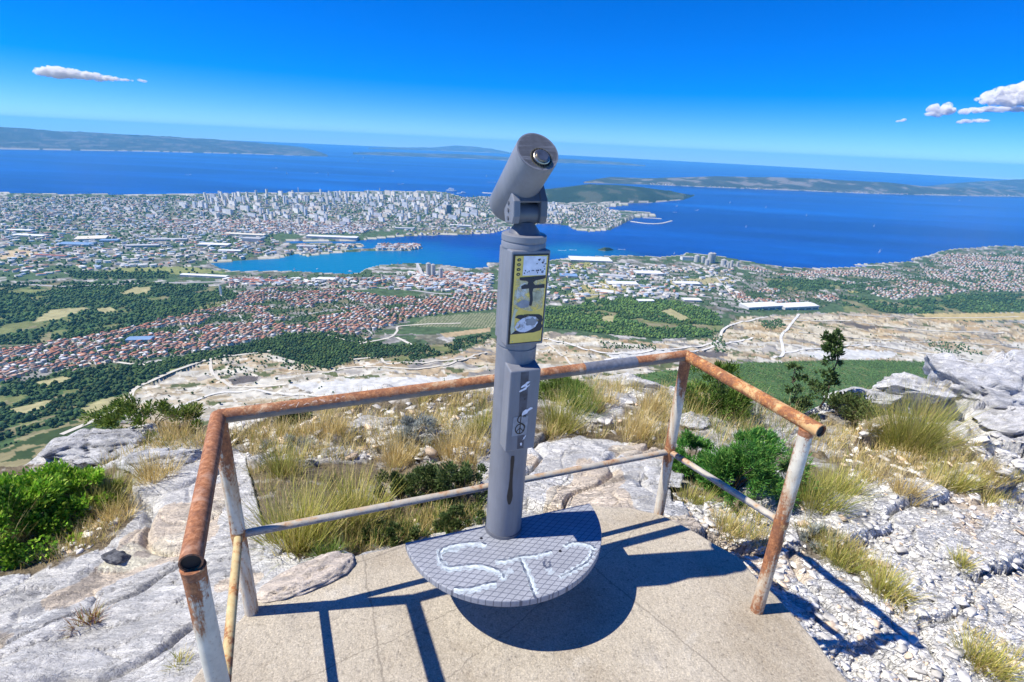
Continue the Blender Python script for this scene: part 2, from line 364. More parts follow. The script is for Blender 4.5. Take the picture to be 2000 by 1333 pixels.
MAT = dict(rock=rock_mat(), concrete=concrete_mat(),
           rust_top=rust_mat('rusty_rail', 0.80, (0.40, 0.30, 0.22), rust_hi=(0.50, 0.25, 0.14), scratch=0.8),
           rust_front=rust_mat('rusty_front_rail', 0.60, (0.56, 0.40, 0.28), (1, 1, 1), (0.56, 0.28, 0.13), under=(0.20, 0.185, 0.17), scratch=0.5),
           rust_orange=rust_mat('orange_rail', 0.55, (0.66, 0.40, 0.18), (1, 1, 1), (0.58, 0.25, 0.07)),
           post=rust_mat('post_paint', 0.40, (0.64, 0.60, 0.50), (1, 1, 0.16), ends=0.55),
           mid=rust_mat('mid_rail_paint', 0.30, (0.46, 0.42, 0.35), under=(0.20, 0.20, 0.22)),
           midy=rust_mat('mid_rail_yellow', 0.42, (0.55, 0.44, 0.22), (1, 1, .4), (0.5, 0.22, 0.05)),
           tel=paint_mat('telescope_paint', (0.185, 0.195, 0.225)), tel2=paint_mat('telescope_dark_and_shade_paint', (0.115, 0.122, 0.145), 0.4),  # tel2: dark parts, also yoke parts with shade put into the colour
           disc=None, black=plain('black_paint', (0.012, 0.012, 0.015), 0.45), dark=plain('interior_shade_black', (0.01, 0.01, 0.012), 0.7),
           cover=plain('cover_paint', (0.165, 0.17, 0.195), 0.5, 0, 0.1, 8), pale_rock=None,
           steel=plain('worn_steel', (0.42, 0.39, 0.33), 0.32, 0.9, 0.25, 60), brass=plain('worn_brass', (0.36, 0.31, 0.17), 0.4, 0.8, 0.4, 70),
           white=plain('white_paint', (0.80, 0.80, 0.86), 0.6, 0, 0.15, 40), yellow=plain('yellow_plate', (0.86, 0.62, 0.13), 0.4, 0, 0.14, 18),
           sticker=plain('pale_sticker', (0.30, 0.31, 0.34), 0.6, 0, 0.2, 50), spraydark=plain('spray_dark', (0.055, 0.06, 0.085), 0.5, 0, 0.4, 60),
           spraywhite=plain('spray_white', (0.52, 0.56, 0.63), 0.6, 0, 0.25, 40), lens=plain('lens_glass', (0.25, 0.27, 0.32), 0.08, 0.6, 0.05),
           col=attr_mat('painted_walls', 0.8, 0.06, 0.3), far=attr_mat('landscape', 0.95, 0.16, 0.06, spec=0.05),
           leaf=attr_mat('leaves', 0.6, 0.12, 30, 0.25, 0.3), grassm=attr_mat('grass_blades', 0.65, 0.1, 20, 0.3, 0.25), crown=attr_mat('tree_crowns', 0.9, 0.3, 0.35, 0, 0.05),
           bark=plain('bark', (0.10, 0.075, 0.05), 0.9, 0, 0.3, 60), stone=attr_mat('stone_chips', 0.9, 0.2, 40))
k = NT('lozenge_plate'); v = k.coords(); n = k.noise(v, 7, 4); f = k.noise(v, 150, 3, 0.7)
sx = k.n('ShaderNodeSeparateXYZ'); k.l(v, sx.inputs[0])
def _ln(a, b, per, wdt):
    s_ = k.math('ADD', k.math('MULTIPLY', sx.outputs[0], a / per), k.math('MULTIPLY', sx.outputs[1], b / per))
    fr = k.math('FRACT', s_); return k.math('LESS_THAN', k.math('ABSOLUTE', k.math('SUBTRACT', fr, 0.5), 0), wdt)
ln = k.math('MAXIMUM', _ln(-0.805, 0.593, 0.0250, 0.052), _ln(0.119, 0.993, 0.0232, 0.052))
cc = k.mix(1.0, (0.31, 0.325, 0.365), k.ramp(n, [(0.3, 0.88), (0.7, 1.1)]), 'MULTIPLY'); cc = k.mix(1.0, cc, k.ramp(f, [(0.35, 0.86), (0.65, 1.1)]), 'MULTIPLY')
cc = k.mix(ln, cc, (0.125, 0.135, 0.17))
MAT['disc'] = k.set(cc, 0.55, normal=k.bump(ln, 0.6, -0.003), spec=0.4)

# ------------------------------------------------------------------ far terrain: coast outlines given in photograph pixels, unprojected to sea level
LAND = [(-400, 384), (0, 380), (300, 382), (560, 378), (840, 375), (872, 379), (905, 388), (955, 386), (1000, 392), (1060, 398), (1130, 400), (1180, 399), (1238, 400), (1190, 404), (1165, 408), (1210, 414), (1265, 417), (1285, 423), (1240, 425), (1216, 436), (1192, 449), (1150, 453), (1122, 449), (1108, 440), (1062, 436), (1000, 446), (960, 456), (900, 459), (830, 460), (790, 462), (745, 466), (690, 471), (560, 472), (548, 476), (640, 476), (705, 477), (713, 482), (655, 489), (690, 488), (728, 487), (740, 481), (775, 477), (812, 478), (825, 485), (800, 490), (735, 490), (690, 492), (640, 496), (600, 501), (580, 496), (540, 506), (480, 509), (405, 514), (430, 528), (455, 535), (560, 535), (610, 538), (680, 542), (702, 540), (714, 531), (740, 523), (800, 518), (870, 522), (915, 530), (958, 526), (950, 516), (975, 517), (1075, 510), (1120, 503), (1230, 500), (1290, 503), (1335, 499), (1340, 494), (1400, 500), (1440, 508), (1480, 515), (1530, 523), (1600, 525), (1680, 522), (1725, 519), (1668, 517), (1790, 512), (1778, 507), (1815, 501), (1835, 493), (1870, 488), (1950, 482), (2100, 484), (2600, 500), (2600, 1500), (-400, 1500)]
ED = np.array([0, 40, 200, 450, 800, 1300, 2000, 2600, 3200, 200000.])
EE = np.array([645, 612, 480, 330, 222, 140, 60, 20, 6, 5.])
QUARRY = [(235, 835), (265, 765), (330, 730), (420, 700), (520, 690), (560, 702), (640, 722), (700, 702), (800, 707), (900, 690), (960, 662), (1075, 650), (1170, 660), (1280, 670), (1390, 662), (1418, 640), (1440, 620), (1500, 618), (1620, 612), (1750, 612), (1830, 622), (2100, 640), (2100, 730), (1900, 712), (1700, 703), (1480, 708), (1330, 722), (1200, 738), (1150, 760), (1100, 790), (900, 830), (700, 860), (500, 880), (300, 880)]
def elev_base(x, y):
    d = np.hypot(x, y); return np.interp(d, ED, EE)
def Tz(x, y):
    d = np.hypot(x, y); e = elev_base(x, y)
    e = e + sstep(4200, 5200, d) * (14 + 16 * fbm(x / 900, y / 900, 3, 3)) * sstep(0, 1, 1.0)
    a = sstep(300, 700, d) * (1 - sstep(2200, 2900, d))
    e = e + a * 9 * fbm(x / 260, y / 260, 5, 4) * np.clip(e / 90, 0, 1)
    pq = proj(np.stack([x, y, SEA + e], -1))
    q = pip(pq[..., 0], pq[..., 1], QUARRY)
    wob = e + 10 * fbm(x / 150, y / 150, 8, 4)
    st = 9.0; tq = (wob + 5 * fbm(x / 45, y / 45, 18, 3)) / st; fr = tq - np.floor(tq)
    ter = (np.floor(tq) + sstep(0.55, 0.95, fr)) * st
    e = np.where(q, ter * 0.8 + e * 0.2 + 4.5 * fbm(x / 30, y / 24, 9, 4), e)
    return SEA + np.maximum(e, 2.0) - drop(d)
def Tp(px, py):
    d = ray(px, py); hh = math.hypot(d[0], d[1]); s = np.geomspace(60, 14000, 900) / hh
    P = C0 + s[:, None] * d; z = Tz(P[:, 0], P[:, 1]); i = int(np.argmax(P[:, 2] < z)); i = max(i, 1)
    a, b = P[i - 1, 2] - z[i - 1], P[i, 2] - z[i]; t = a / (a - b + 1e-9)
    q = P[i - 1] + t * (P[i] - P[i - 1]); return np.array([q[0], q[1], float(Tz(q[:1], q[1:2])[0])])

FORESTS = {
 'big': [(-60, 566), (60, 552), (300, 552), (440, 562), (470, 578), (440, 598), (330, 622), (230, 648), (120, 668), (-60, 678)],
 'low': [(-60, 752), (60, 744), (200, 716), (300, 714), (335, 724), (262, 760), (244, 776), (100, 840), (-60, 900)],
 'mid': [(282, 712), (400, 690), (480, 672), (560, 653), (640, 650), (700, 660), (760, 675), (860, 672), (955, 650), (960, 660), (880, 690), (800, 706), (700, 700), (640, 722), (560, 702), (530, 690), (480, 692), (380, 710), (310, 728)],
 'hill': [(1040, 604), (1130, 598), (1150, 586), (1250, 582), (1330, 590), (1400, 612), (1415, 640), (1390, 658), (1290, 662), (1200, 655), (1120, 645), (1040, 640)],
 'plain': [(1640, 578), (1750, 592), (1900, 574), (2100, 577), (2100, 607), (1800, 613), (1650, 611)],
 'east': [(1490, 542), (1640, 548), (1700, 562), (1560, 570), (1500, 560)],
 'coast': [(130, 530), (330, 532), (330, 545), (140, 545)],
}
SCRUB = [(1150, 760), (1200, 738), (1330, 722), (1480, 708), (1700, 703), (1890, 710), (1905, 726), (1950, 790), (1500, 850), (1150, 840)]
CLEAR = [[(140, 806), (200, 780), (248, 772), (240, 782), (180, 808)], [(20, 800), (90, 782), (110, 788), (40, 812)], [(70, 748), (120, 735), (150, 740), (90, 756)], [(60, 632), (100, 605), (175, 600), (150, 612), (110, 625)], [(185, 605), (215, 600), (228, 606), (205, 613)], [(1290, 608), (1310, 603), (1350, 624), (1330, 629)], [(1178, 618), (1200, 616), (1198, 630), (1175, 628)], [(232, 575), (262, 562), (300, 560), (285, 574)]]
FIELDS = [([(205, 532), (240, 520), (380, 522), (445, 533), (330, 536)], (0.22, 0.24, 0.09)), ([(0, 495), (60, 480), (110, 490), (90, 500), (0, 507)], (0.46, 0.36, 0.22)), ([(1120, 562), (1180, 549), (1240, 560), (1180, 574)], (0.33, 0.29, 0.12)), ([(1090, 580), (1150, 565), (1230, 568), (1150, 584)], (0.30, 0.27, 0.12)), ([(1300, 548), (1420, 540), (1440, 552), (1320, 560)], (0.34, 0.30, 0.16)), ([(1790, 613), (2100, 610), (2100, 624), (1830, 627)], (0.42, 0.33, 0.15)), ([(1530, 552), (1640, 550), (1600, 562)], (0.16, 0.22, 0.07)), ([(1650, 563), (1700, 560), (1700, 570), (1660, 572)], (0.36, 0.32, 0.12)), ([(800, 638), (830, 620), (950, 611), (968, 612), (968, 640)], (0.25, 0.25, 0.16)), ([(860, 652), (958, 640), (958, 648), (870, 660)], (0.38, 0.29, 0.17)), ([(1100, 520), (1150, 512), (1160, 520), (1110, 530)], (0.28, 0.27, 0.10)), ([(780, 459), (860, 446), (940, 450), (945, 458), (820, 462)], (0.16, 0.16, 0.09)), ([(180, 660), (300, 650), (310, 660), (200, 672)], (0.25, 0.26, 0.12)), ([(240, 725), (330, 712), (380, 718), (300, 735)], (0.24, 0.25, 0.10))]
TOWNS = {
 'solin': [(-60, 700), (60, 672), (240, 640), (330, 615), (470, 575), (560, 560), (700, 570), (760, 582), (900, 575), (990, 575), (990, 602), (800, 622), (750, 642), (720, 666), (600, 650), (480, 670), (400, 688), (290, 702), (230, 707), (130, 737), (0, 752), (-60, 765)],
 'solinlow': [(-60, 770), (60, 756), (100, 772), (50, 802), (-60, 808)],
 'kastela': [(1640, 543), (1700, 527), (1800, 517), (1850, 497), (2080, 492), (2080, 572), (1900, 570), (1750, 586), (1650, 565)],
 'hamlet': [(1420, 575), (1520, 562), (1600, 570), (1640, 585), (1600, 603), (1460, 597)],
 'shore': [(1440, 522), (1560, 530), (1690, 528), (1640, 545), (1500, 538)],
}
def far_color(x, y, px, py):
    n1 = fbm(x / 60, y / 60, 21, 4); n2 = fbm(x / 17, y / 17, 22, 3); n3 = vn(x / 7, y / 7, 23); n4 = fbm(x / 260, y / 260, 24, 3)
    w1, w2, cid, _, _ = worley(x / 45 + 0.3 * n1, y / 45, 31)
    def rgb(c): return np.array(c)[None, :] * np.ones((len(x), 3))
    d = np.hypot(x, y)
    # open built-up ground: patchwork of yards, gardens, lots
    c = np.where((cid < 0.42)[:, None], rgb((0.075, 0.115, 0.055)), np.where((cid < 0.62)[:, None], rgb((0.17, 0.165, 0.12)), np.where((cid < 0.83)[:, None], rgb((0.26, 0.25, 0.235)), rgb((0.42, 0.40, 0.37)))))
    c = c * (0.85 + 0.5 * (n2 + n3 * 0.5))[:, None]
    mask = (n4 + 0.5 * n1 > 0.18) & (d < 4300)
    c = np.where(mask[:, None], rgb((0.07, 0.11, 0.05)) * (1 + 0.5 * n2)[:, None], c)
    # mountain foot: dry scrub
    m = d < 1250
    c = np.where(m[:, None], np.where((n1 + n2 * .6 > 0.0)[:, None], rgb((0.045, 0.07, 0.025)), rgb((0.24, 0.21, 0.11))), c)
    for pol, f in FIELDS:
        q = pip(px, py, pol); c = np.where(q[:, None], rgb(f) * (1 + 0.25 * n2 + 0.12 * n3)[:, None], c)
    q = pip(px, py, FIELDS[8][0]); rows = np.sin((x * 0.95 - y * 0.1) / 1.5) > 0.0
    c = np.where((q & rows)[:, None], rgb((0.09, 0.12, 0.05)), c)
    for nm, pol in TOWNS.items():
        q = pip(px, py, pol); t = np.where((cid < 0.5)[:, None], rgb((0.055, 0.085, 0.035)), np.where((cid < 0.75)[:, None], rgb((0.22, 0.21, 0.19)), rgb((0.16, 0.15, 0.09)))) * (1 + 0.5 * n2)[:, None]
        c = np.where(q[:, None], t, c)
    for nm, pol in FORESTS.items():
        q = pip(px + 5 * n2, py + 3 * n1, pol); g9 = fbm(x / 90, y / 90, 61, 3); c = np.where(q[:, None], np.where((g9 + 0.3 * n2 < -0.30)[:, None], np.where((n1 > 0)[:, None], rgb((0.15, 0.165, 0.065)), rgb((0.22, 0.20, 0.11))), rgb((0.055, 0.095, 0.036))) * (1 + 0.35 * n1 + 0.4 * n2)[:, None], c)
    q = pip(px + 6 * n2, py + 4 * n2, SCRUB)
    c = np.where(q[:, None], np.where((n2 + 0.5 * n3 > 0.42)[:, None], rgb((0.15, 0.16, 0.06)), rgb((0.075, 0.13, 0.038)) * (1 + 0.4 * n1)[:, None]), c)
    q = pip(px + 8 * n2, py + 5 * n1, QUARRY)
    zq = fbm(x / 150 + y / 500, y / 55, 41, 5); el = elev_base(x, y)
    qq = np.where((zq > 0.10)[:, None], rgb((0.50, 0.475, 0.41)), np.where((zq > -0.16)[:, None], rgb((0.45, 0.39, 0.285)), rgb((0.38, 0.295, 0.19))))
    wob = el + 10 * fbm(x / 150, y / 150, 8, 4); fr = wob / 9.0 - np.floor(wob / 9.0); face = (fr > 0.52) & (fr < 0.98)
    qq = np.where((face & (n1 + 0.6 * n2 > -0.1))[:, None], qq * np.array([[0.70, 0.66, 0.60]]), qq)  # bench faces: greyer rock, plus shade put into the colour
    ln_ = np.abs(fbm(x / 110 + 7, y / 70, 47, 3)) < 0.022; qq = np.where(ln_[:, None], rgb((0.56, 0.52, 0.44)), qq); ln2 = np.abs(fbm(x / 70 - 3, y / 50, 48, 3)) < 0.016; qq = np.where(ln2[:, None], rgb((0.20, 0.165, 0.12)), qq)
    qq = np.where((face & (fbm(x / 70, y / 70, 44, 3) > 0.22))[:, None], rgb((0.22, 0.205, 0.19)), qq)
    qq = np.where(((n1 > 0.26) & (n2 > 0.0) & (zq < 0.2))[:, None], rgb((0.10, 0.115, 0.05)), qq)
    qq = np.where(((fbm(x / 90, y / 40, 43, 4) > 0.36))[:, None], rgb((0.34, 0.315, 0.28)), qq)
    qq = np.where((pip(px + 4 * n2, py + 2 * n1, [(445, 742), (480, 734), (508, 736), (500, 745), (455, 752)]) | pip(px, py, [(1340, 690), (1400, 684), (1430, 694), (1390, 700)]) | pip(px, py, [(1630, 628), (1660, 630), (1720, 640), (1690, 645)]))[:, None], rgb((0.12, 0.105, 0.10)), qq)
    qq = np.where((pip(px + 6 * n2, py + 3 * n1, [(1560, 690), (1640, 680), (1760, 690), (1740, 700), (1600, 702)]) | pip(px + 8 * n1, py + 4 * n2, [(560, 752), (700, 740), (900, 735), (900, 760), (640, 775)]) | pip(px, py, [(1180, 690), (1300, 682), (1350, 690), (1200, 702)]))[:, None], rgb((0.53, 0.525, 0.50)), qq)
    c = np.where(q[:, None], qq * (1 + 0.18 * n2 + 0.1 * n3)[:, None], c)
    bandhi = q & (py < 668 + 6 * n1) & (px > 880)
    c = np.where(bandhi[:, None], c * np.array([1.02, 0.95, 0.82]), c)
    for pol in CLEAR:
        q = pip(px + 2 * n2, py + n1, pol); c = np.where(q[:, None], rgb((0.34, 0.31, 0.16)) * (1 + 0.25 * n2)[:, None], c)
    # pale rim along the shores
    return np.clip(c, 0.008, 0.75)

def build_far():
    al = np.linspace(math.tan(R_(3.2)), math.tan(R_(37)), 430)
    dd = np.geomspace(300, 14000, 4000); tt = (CAMZ - SEA - np.interp(dd, ED, EE)) / dd
    dist = np.interp(al[::-1], tt[::-1], dd[::-1])[::-1]
    dist = np.concatenate([np.linspace(14000, dist[0] + 50, 4), dist, np.geomspace(dist[-1] * 0.97, 40, 26)])
    az = np.radians(np.linspace(-51, 51, 1080))
    D, A = np.meshgrid(dist, az, indexing='ij'); x = (D * np.sin(A)).ravel(); y = (D * np.cos(A)).ravel()
    dr = drop(np.hypot(x, y)); sp = proj(np.stack([x, y, SEA - dr], -1))
    land = pip(sp[:, 0], sp[:, 1], LAND) | (D.ravel() < 1500)
    z = np.where(land, Tz(x, y), SEA - dr - 4)
    # gentle rise from the waterline
    pp = proj(np.stack([x, y, z], -1))
    c = far_color(x, y, pp[:, 0], pp[:, 1])
    sh = segdist(sp[:, 0], sp[:, 1], LAND[:-2]); beach = (sh < 1.6) & land & (vn(x / 70, y / 70, 5) > -0.2)
    c = np.where(beach[:, None], np.array([[0.50, 0.47, 0.40]]), c)
    o = mesh_np('terrain', np.stack([x, y, z], -1), grid_faces(len(dist), len(az)), MAT['far'], True, c)
    tag(o, 'coastal plain and mountain foot sloping down to the bay', 'terrain', kind='structure')
build_far()

def build_sea():
    r = np.concatenate([np.linspace(300, 9000, 40), np.geomspace(9400, 40000, 50)]); az = np.radians(np.linspace(-62, 62, 160))
    D, A = np.meshgrid(r, az, indexing='ij'); x = (D * np.sin(A)).ravel(); y = (D * np.cos(A)).ravel()
    k = NT('sea_water'); v = k.coords((1, 1, 1)); vs_ = k.coords((0.35, 1.6, 1), rot=(0, 0, R_(8)))
    b1 = k.noise(vs_, 0.0006, 5, 0.55, 0.6); b2 = k.noise(v, 0.0045, 6, 0.65); b3 = k.noise(v, 0.03, 4, 0.7)
    c = k.ramp(b1, [(0.38, (0.0, 0.022, 0.18)), (0.52, (0.0, 0.042, 0.27)), (0.66, (0.0, 0.078, 0.38))])
    c = k.mix(1.0, c, k.ramp(b2, [(0.3, 0.86), (0.7, 1.14)]), 'MULTIPLY')
    # shallow turquoise inlet
    sh = usea(640, 520)
    tc = k.n('ShaderNodeTexCoord'); vm = k.n('ShaderNodeVectorMath', operation='DISTANCE'); k.l(tc.outputs['Object'], vm.inputs[0]); vm.inputs[1].default_value = tuple(sh)
    f = k.math('ADD', k.math('DIVIDE', vm.outputs['Value'], 1500), k.math('MULTIPLY', b2, 0.5))
    c = k.mix(k.ramp(f, [(0.42, 0.92), (0.95, 0.0)]), c, (0.0, 0.17, 0.30))
    sh2 = usea(1130, 492); vm2 = k.n('ShaderNodeVectorMath', operation='DISTANCE'); k.l(tc.outputs['Object'], vm2.inputs[0]); vm2.inputs[1].default_value = tuple(sh2)
    f2 = k.math('ADD', k.math('DIVIDE', vm2.outputs['Value'], 600), k.math('MULTIPLY', b2, 0.5))
    c = k.mix(k.ramp(f2, [(0.35, 0.8), (0.95, 0.0)]), c, (0.004, 0.17, 0.32))
    nb = k.bump(b3, 0.5, 6.0); m = k.set(c, 0.30, normal=nb, spec=0.20)
    o = mesh_np('sea', np.stack([x, y, SEA - drop(np.hypot(x, y))], -1), grid_faces(len(r), len(az)), m, True)
    tag(o, 'deep blue sea and bay reaching to the horizon', 'sea', kind='structure')
build_sea()

def island(name, label, front, ridge, ridge_d, back=1.6, pal=None, seed=1, na=260, nr=46):
    """front: waterline pixels; ridge: skyline pixels; ridge_d: extra distance of the ridge behind the waterline (m)"""
    fx = [p[0] for p in front]; fy = [p[1] for p in front]; rx = [p[0] for p in ridge]; ry = [p[1] for p in ridge]
    xs = np.linspace(fx[0], fx[-1], na); V = []
    for i, q in enumerate(xs):
        P = usea(q, float(np.interp(q, fx, fy))); r0 = math.hypot(P[0], P[1]); ax, ay = P[0] / r0, P[1] / r0
        e = min(1, (q - xs[0]) / 60 + 0.12, (xs[-1] - q) / 60 + 0.12)
        rd = ridge_d * e; r1 = r0 + rd; d = ray(q, float(np.interp(q, rx, ry))); zr = CAMZ + d[2] * r1 / math.hypot(d[0], d[1])
        sea1 = SEA - drop(r1); hr = max(zr - sea1, 4.0)
        for j in range(nr):
            t = j / (nr - 1) * (1 + back); rr = r0 + rd * t
            pr = min(t, 1) ** 0.8 if t <= 1 else max(0, 1 - ((t - 1) / back) ** 1.3)
            V.append((ax * rr, ay * rr, SEA - drop(rr) + hr * pr - (3 if j in (0, nr - 1) else -1), hr, t, q))
    V = np.array(V); n = fbm(V[:, 0] / 700, V[:, 1] / 700, seed, 5)
    damp = np.clip(np.minimum(V[:, 4] * 4, 1), 0, 1) * np.where(np.abs(V[:, 4] - 1) < .18, 0.25, 1)
    V[:, 2] += damp * n * V[:, 3] * 0.28
    c1, c2, c3 = pal or ((0.04, 0.065, 0.03), (0.07, 0.09, 0.05), (0.30, 0.28, 0.24))
    m = fbm(V[:, 0] / 300, V[:, 1] / 300, seed + 9, 5)
    c = np.where((m > 0.22)[:, None], np.array([c3]), np.where((m > -0.05)[:, None], np.array([c2]), np.array([c1])))
    c = np.where((V[:, 4] < 0.05)[:, None] & (vn(V[:, 5] / 9, V[:, 4] * 40, seed) > -0.3)[:, None], np.array([[0.42, 0.38, 0.34]]), c)
    o = mesh_np(name, V[:, :3], grid_faces(na, nr), MAT['far'], True, c)
    tag(o, label, 'island', kind='structure'); return o
GREY3 = ((0.045, 0.05, 0.055), (0.065, 0.068, 0.07), (0.12, 0.11, 0.11))  # far islands: haze's blue-grey and low contrast put into the land colours
island('island', 'long high island ridge on the left horizon', [(-150, 290), (0, 292), (300, 297), (500, 302), (590, 305), (640, 306)], [(-150, 238), (0, 247), (60, 251), (130, 258), (200, 261), (300, 266), (420, 274), (500, 279), (590, 290), (640, 304)], 4500, seed=3, pal=GREY3)
island('island', 'low pale island strip behind the city on the centre horizon', [(690, 302), (850, 308), (960, 312), (1010, 316), (1180, 321), (1260, 325)], [(690, 298), (760, 298), (850, 301), (900, 302), (1000, 308), (1100, 311), (1180, 316), (1260, 323)], 1800, seed=5, pal=GREY3)
island('island', 'faint blue hump island on the horizon beside the telescope', [(720, 291), (860, 295), (1000, 301)], [(720, 289), (800, 289), (850, 288.5), (888, 284.5), (930, 287), (970, 293), (1000, 299)], 3000, seed=7, pal=GREY3)
island('island', 'wooded hill headland at the end of the city', [(1000, 397), (1060, 400), (1130, 399), (1180, 399), (1270, 397), (1335, 391), (1356, 383)], [(1000, 374), (1060, 372), (1110, 367), (1150, 361), (1200, 362), (1250, 366), (1300, 373), (1340, 380), (1356, 382)], 900, back=1.2, seed=9, pal=((0.026, 0.042, 0.026), (0.038, 0.056, 0.034), (0.08, 0.085, 0.06)))
island('island', 'long low island with a built up shore across the bay', [(1140, 358), (1265, 361), (1400, 367), (1560, 373), (1700, 379), (1850, 383), (2000, 385), (2200, 392)], [(1140, 356), (1180, 349), (1230, 352), (1300, 347), (1400, 345), (1500, 346), (1600, 350), (1720, 356), (1800, 364), (1860, 366), (2000, 372), (2200, 380)], 1100, back=1.3, seed=12, pal=((0.045, 0.052, 0.045), (0.07, 0.074, 0.06), (0.19, 0.165, 0.15)))
island('island', 'blue hilly mainland behind the bay at the right edge', [(1800, 368), (1900, 372), (2000, 374), (2200, 380)], [(1800, 366), (1860, 358), (1920, 353), (2000, 349), (2200, 340)], 2500, back=1.0, seed=14, pal=GREY3)
island('islet', 'small dark rocky islet in the bay right of the telescope', [(1168, 489), (1182, 491), (1198, 489)], [(1168, 488), (1180, 483), (1190, 484), (1198, 488)], 40, back=1.0, seed=15, na=24, nr=10, pal=((0.05, 0.07, 0.04),) * 3)

# ------------------------------------------------------------------ summit ground
EDGE = [(-300, 910), (-60, 898), (60, 884), (150, 862), (300, 842), (430, 826), (600, 792), (800, 766), (960, 748), (1080, 742), (1200, 742), (1290, 760), (1400, 786), (1560, 800), (1660, 772), (1740, 756), (1820, 748), (1860, 724), (2000, 684), (2100, 664), (2300, 640)]
def base_z(x, y):
    r = np.hypot(x, y); a = np.degrees(np.arctan2(x, y))
    l = -0.05 - 0.12 * (r - 1.5); c = -0.17 - 0.15 * (r - 1.9); q = -0.20 - 0.125 * (r - 1.7)
    wl = sstep(-12, -26, a); wr = sstep(14, 30, a)
    return l * wl + q * wr + c * (1 - wl - wr)
def _edge():
    xs = np.linspace(-300, 2300, 400); ys = np.interp(xs, [p[0] for p in EDGE], [p[1] for p in EDGE]); az, re = [], []
    for a, b in zip(xs, ys):
        d = ray(a, b); d = d / math.hypot(d[0], d[1]); r = np.linspace(1.5, 16, 1500)
        h = CAMZ + d[2] * r - base_z(d[0] * r, d[1] * r); i = int(np.argmax(h < 0)) or 1499
        az.append(math.degrees(math.atan2(d[0], d[1]))); re.append(r[i])
    return np.array(az), np.array(re)
EAZ, ERE = _edge()
PLAT_PX = [(352, 1360), (400, 1292), (440, 1240), (508, 1168), (524, 1150), (610, 1118), (690, 1086), (800, 1060), (1000, 1021), (1150, 986), (1226, 990), (1290, 1003), (1346, 1032), (1400, 1062), (1452, 1096), (1500, 1146), (1545, 1196), (1600, 1258), (1662, 1335)]
PLAT = [U(px, py)[:2] for px, py in PLAT_PX] + [np.array([1.5, 0.9]), np.array([1.7, -1.2]), np.array([-1.7, -1.2]), np.array([-1.25, 0.8])]
def rock_relief(x, y):
    a = math.radians(-30); u = x * math.cos(a) - y * math.sin(a); v = x * math.sin(a) + y * math.cos(a)
    wx = 0.35 * fbm(x * 1.3, y * 1.3, 101, 3); wy = 0.35 * fbm(x * 1.3 + 9, y * 1.3, 102, 3)
    f1, f2, cid, cx, cy = worley((u + wx) * 0.9, (v + wy) * 1.9, 103)
    h = (cid - 0.5) * 0.11 + 0.10 * (cx * (h2(np.floor(cid * 999), cid * 0, 5) - .5) + cy * (h2(np.floor(cid * 777), cid * 0, 6) - 0.7))
    h -= 0.055 * (1 - sstep(0.0, 0.10, f2 - f1))
    g1, g2, gid, gx, gy = worley((u + wx * .6) * 3.4, (v + wy * .6) * 7.5, 104)
    h2_ = (gid - 0.5) * 0.028 + 0.03 * gy * (gid - 0.3) - 0.012 * (1 - sstep(0.0, 0.12, g2 - g1))
    st = np.sin((v + 0.25 * fbm(u * 1.1, v * 2.0, 105, 4)) * 26) ; h3 = 0.006 * np.sign(st) * np.abs(st) ** 0.4
    return h + h2_ * 0.9 + h3 + 0.11 * fbm(x * 0.75, y * 0.75, 106, 4) + 0.018 * fbm(x * 6, y * 6, 107, 4), f2 - f1, gid
def soil_mask(x, y):
    p = proj(np.stack([x, y, base_z(x, y)], -1)); px, py = p[..., 0], p[..., 1]; n = fbm(x * 1.6, y * 1.6, 111, 4); n2 = fbm(x * 7, y * 7, 112, 3)
    s = np.zeros(x.shape)
    s = np.maximum(s, pip(px, py, [(480, 900), (600, 905), (720, 900), (930, 905), (945, 1020), (800, 1060), (690, 1090), (590, 1105), (520, 1050)]) * 1.0)
    s = np.maximum(s, pip(px, py, [(400, 830), (600, 790), (960, 740), (1300, 730), (1320, 880), (1130, 850), (960, 890), (700, 910), (480, 890)]) * 0.62)
    s = np.maximum(s, pip(px, py, [(1300, 790), (1600, 800), (1700, 790), (1900, 830), (1960, 1000), (1800, 960), (1660, 930), (1560, 1000), (1500, 990), (1310, 990)]) * 0.55)
    s = np.maximum(s, pip(px, py, [(1550, 1040), (1640, 1060), (1770, 1150), (1770, 1210), (1660, 1150), (1560, 1090)]) * 0.7)
    s = np.maximum(s, pip(px, py, [(-200, 900), (150, 900), (260, 930), (260, 1000), (200, 1060), (60, 1110), (-200, 1130)]) * 0.9)
    s = np.maximum(s, pip(px, py, [(220, 820), (420, 800), (420, 850), (300, 860)]) * 0.8)
    return sstep(0.35, 0.65, s + n * 0.75 + n2 * 0.2 - 0.12 * (s < 0.3)) * (s > 0.05)
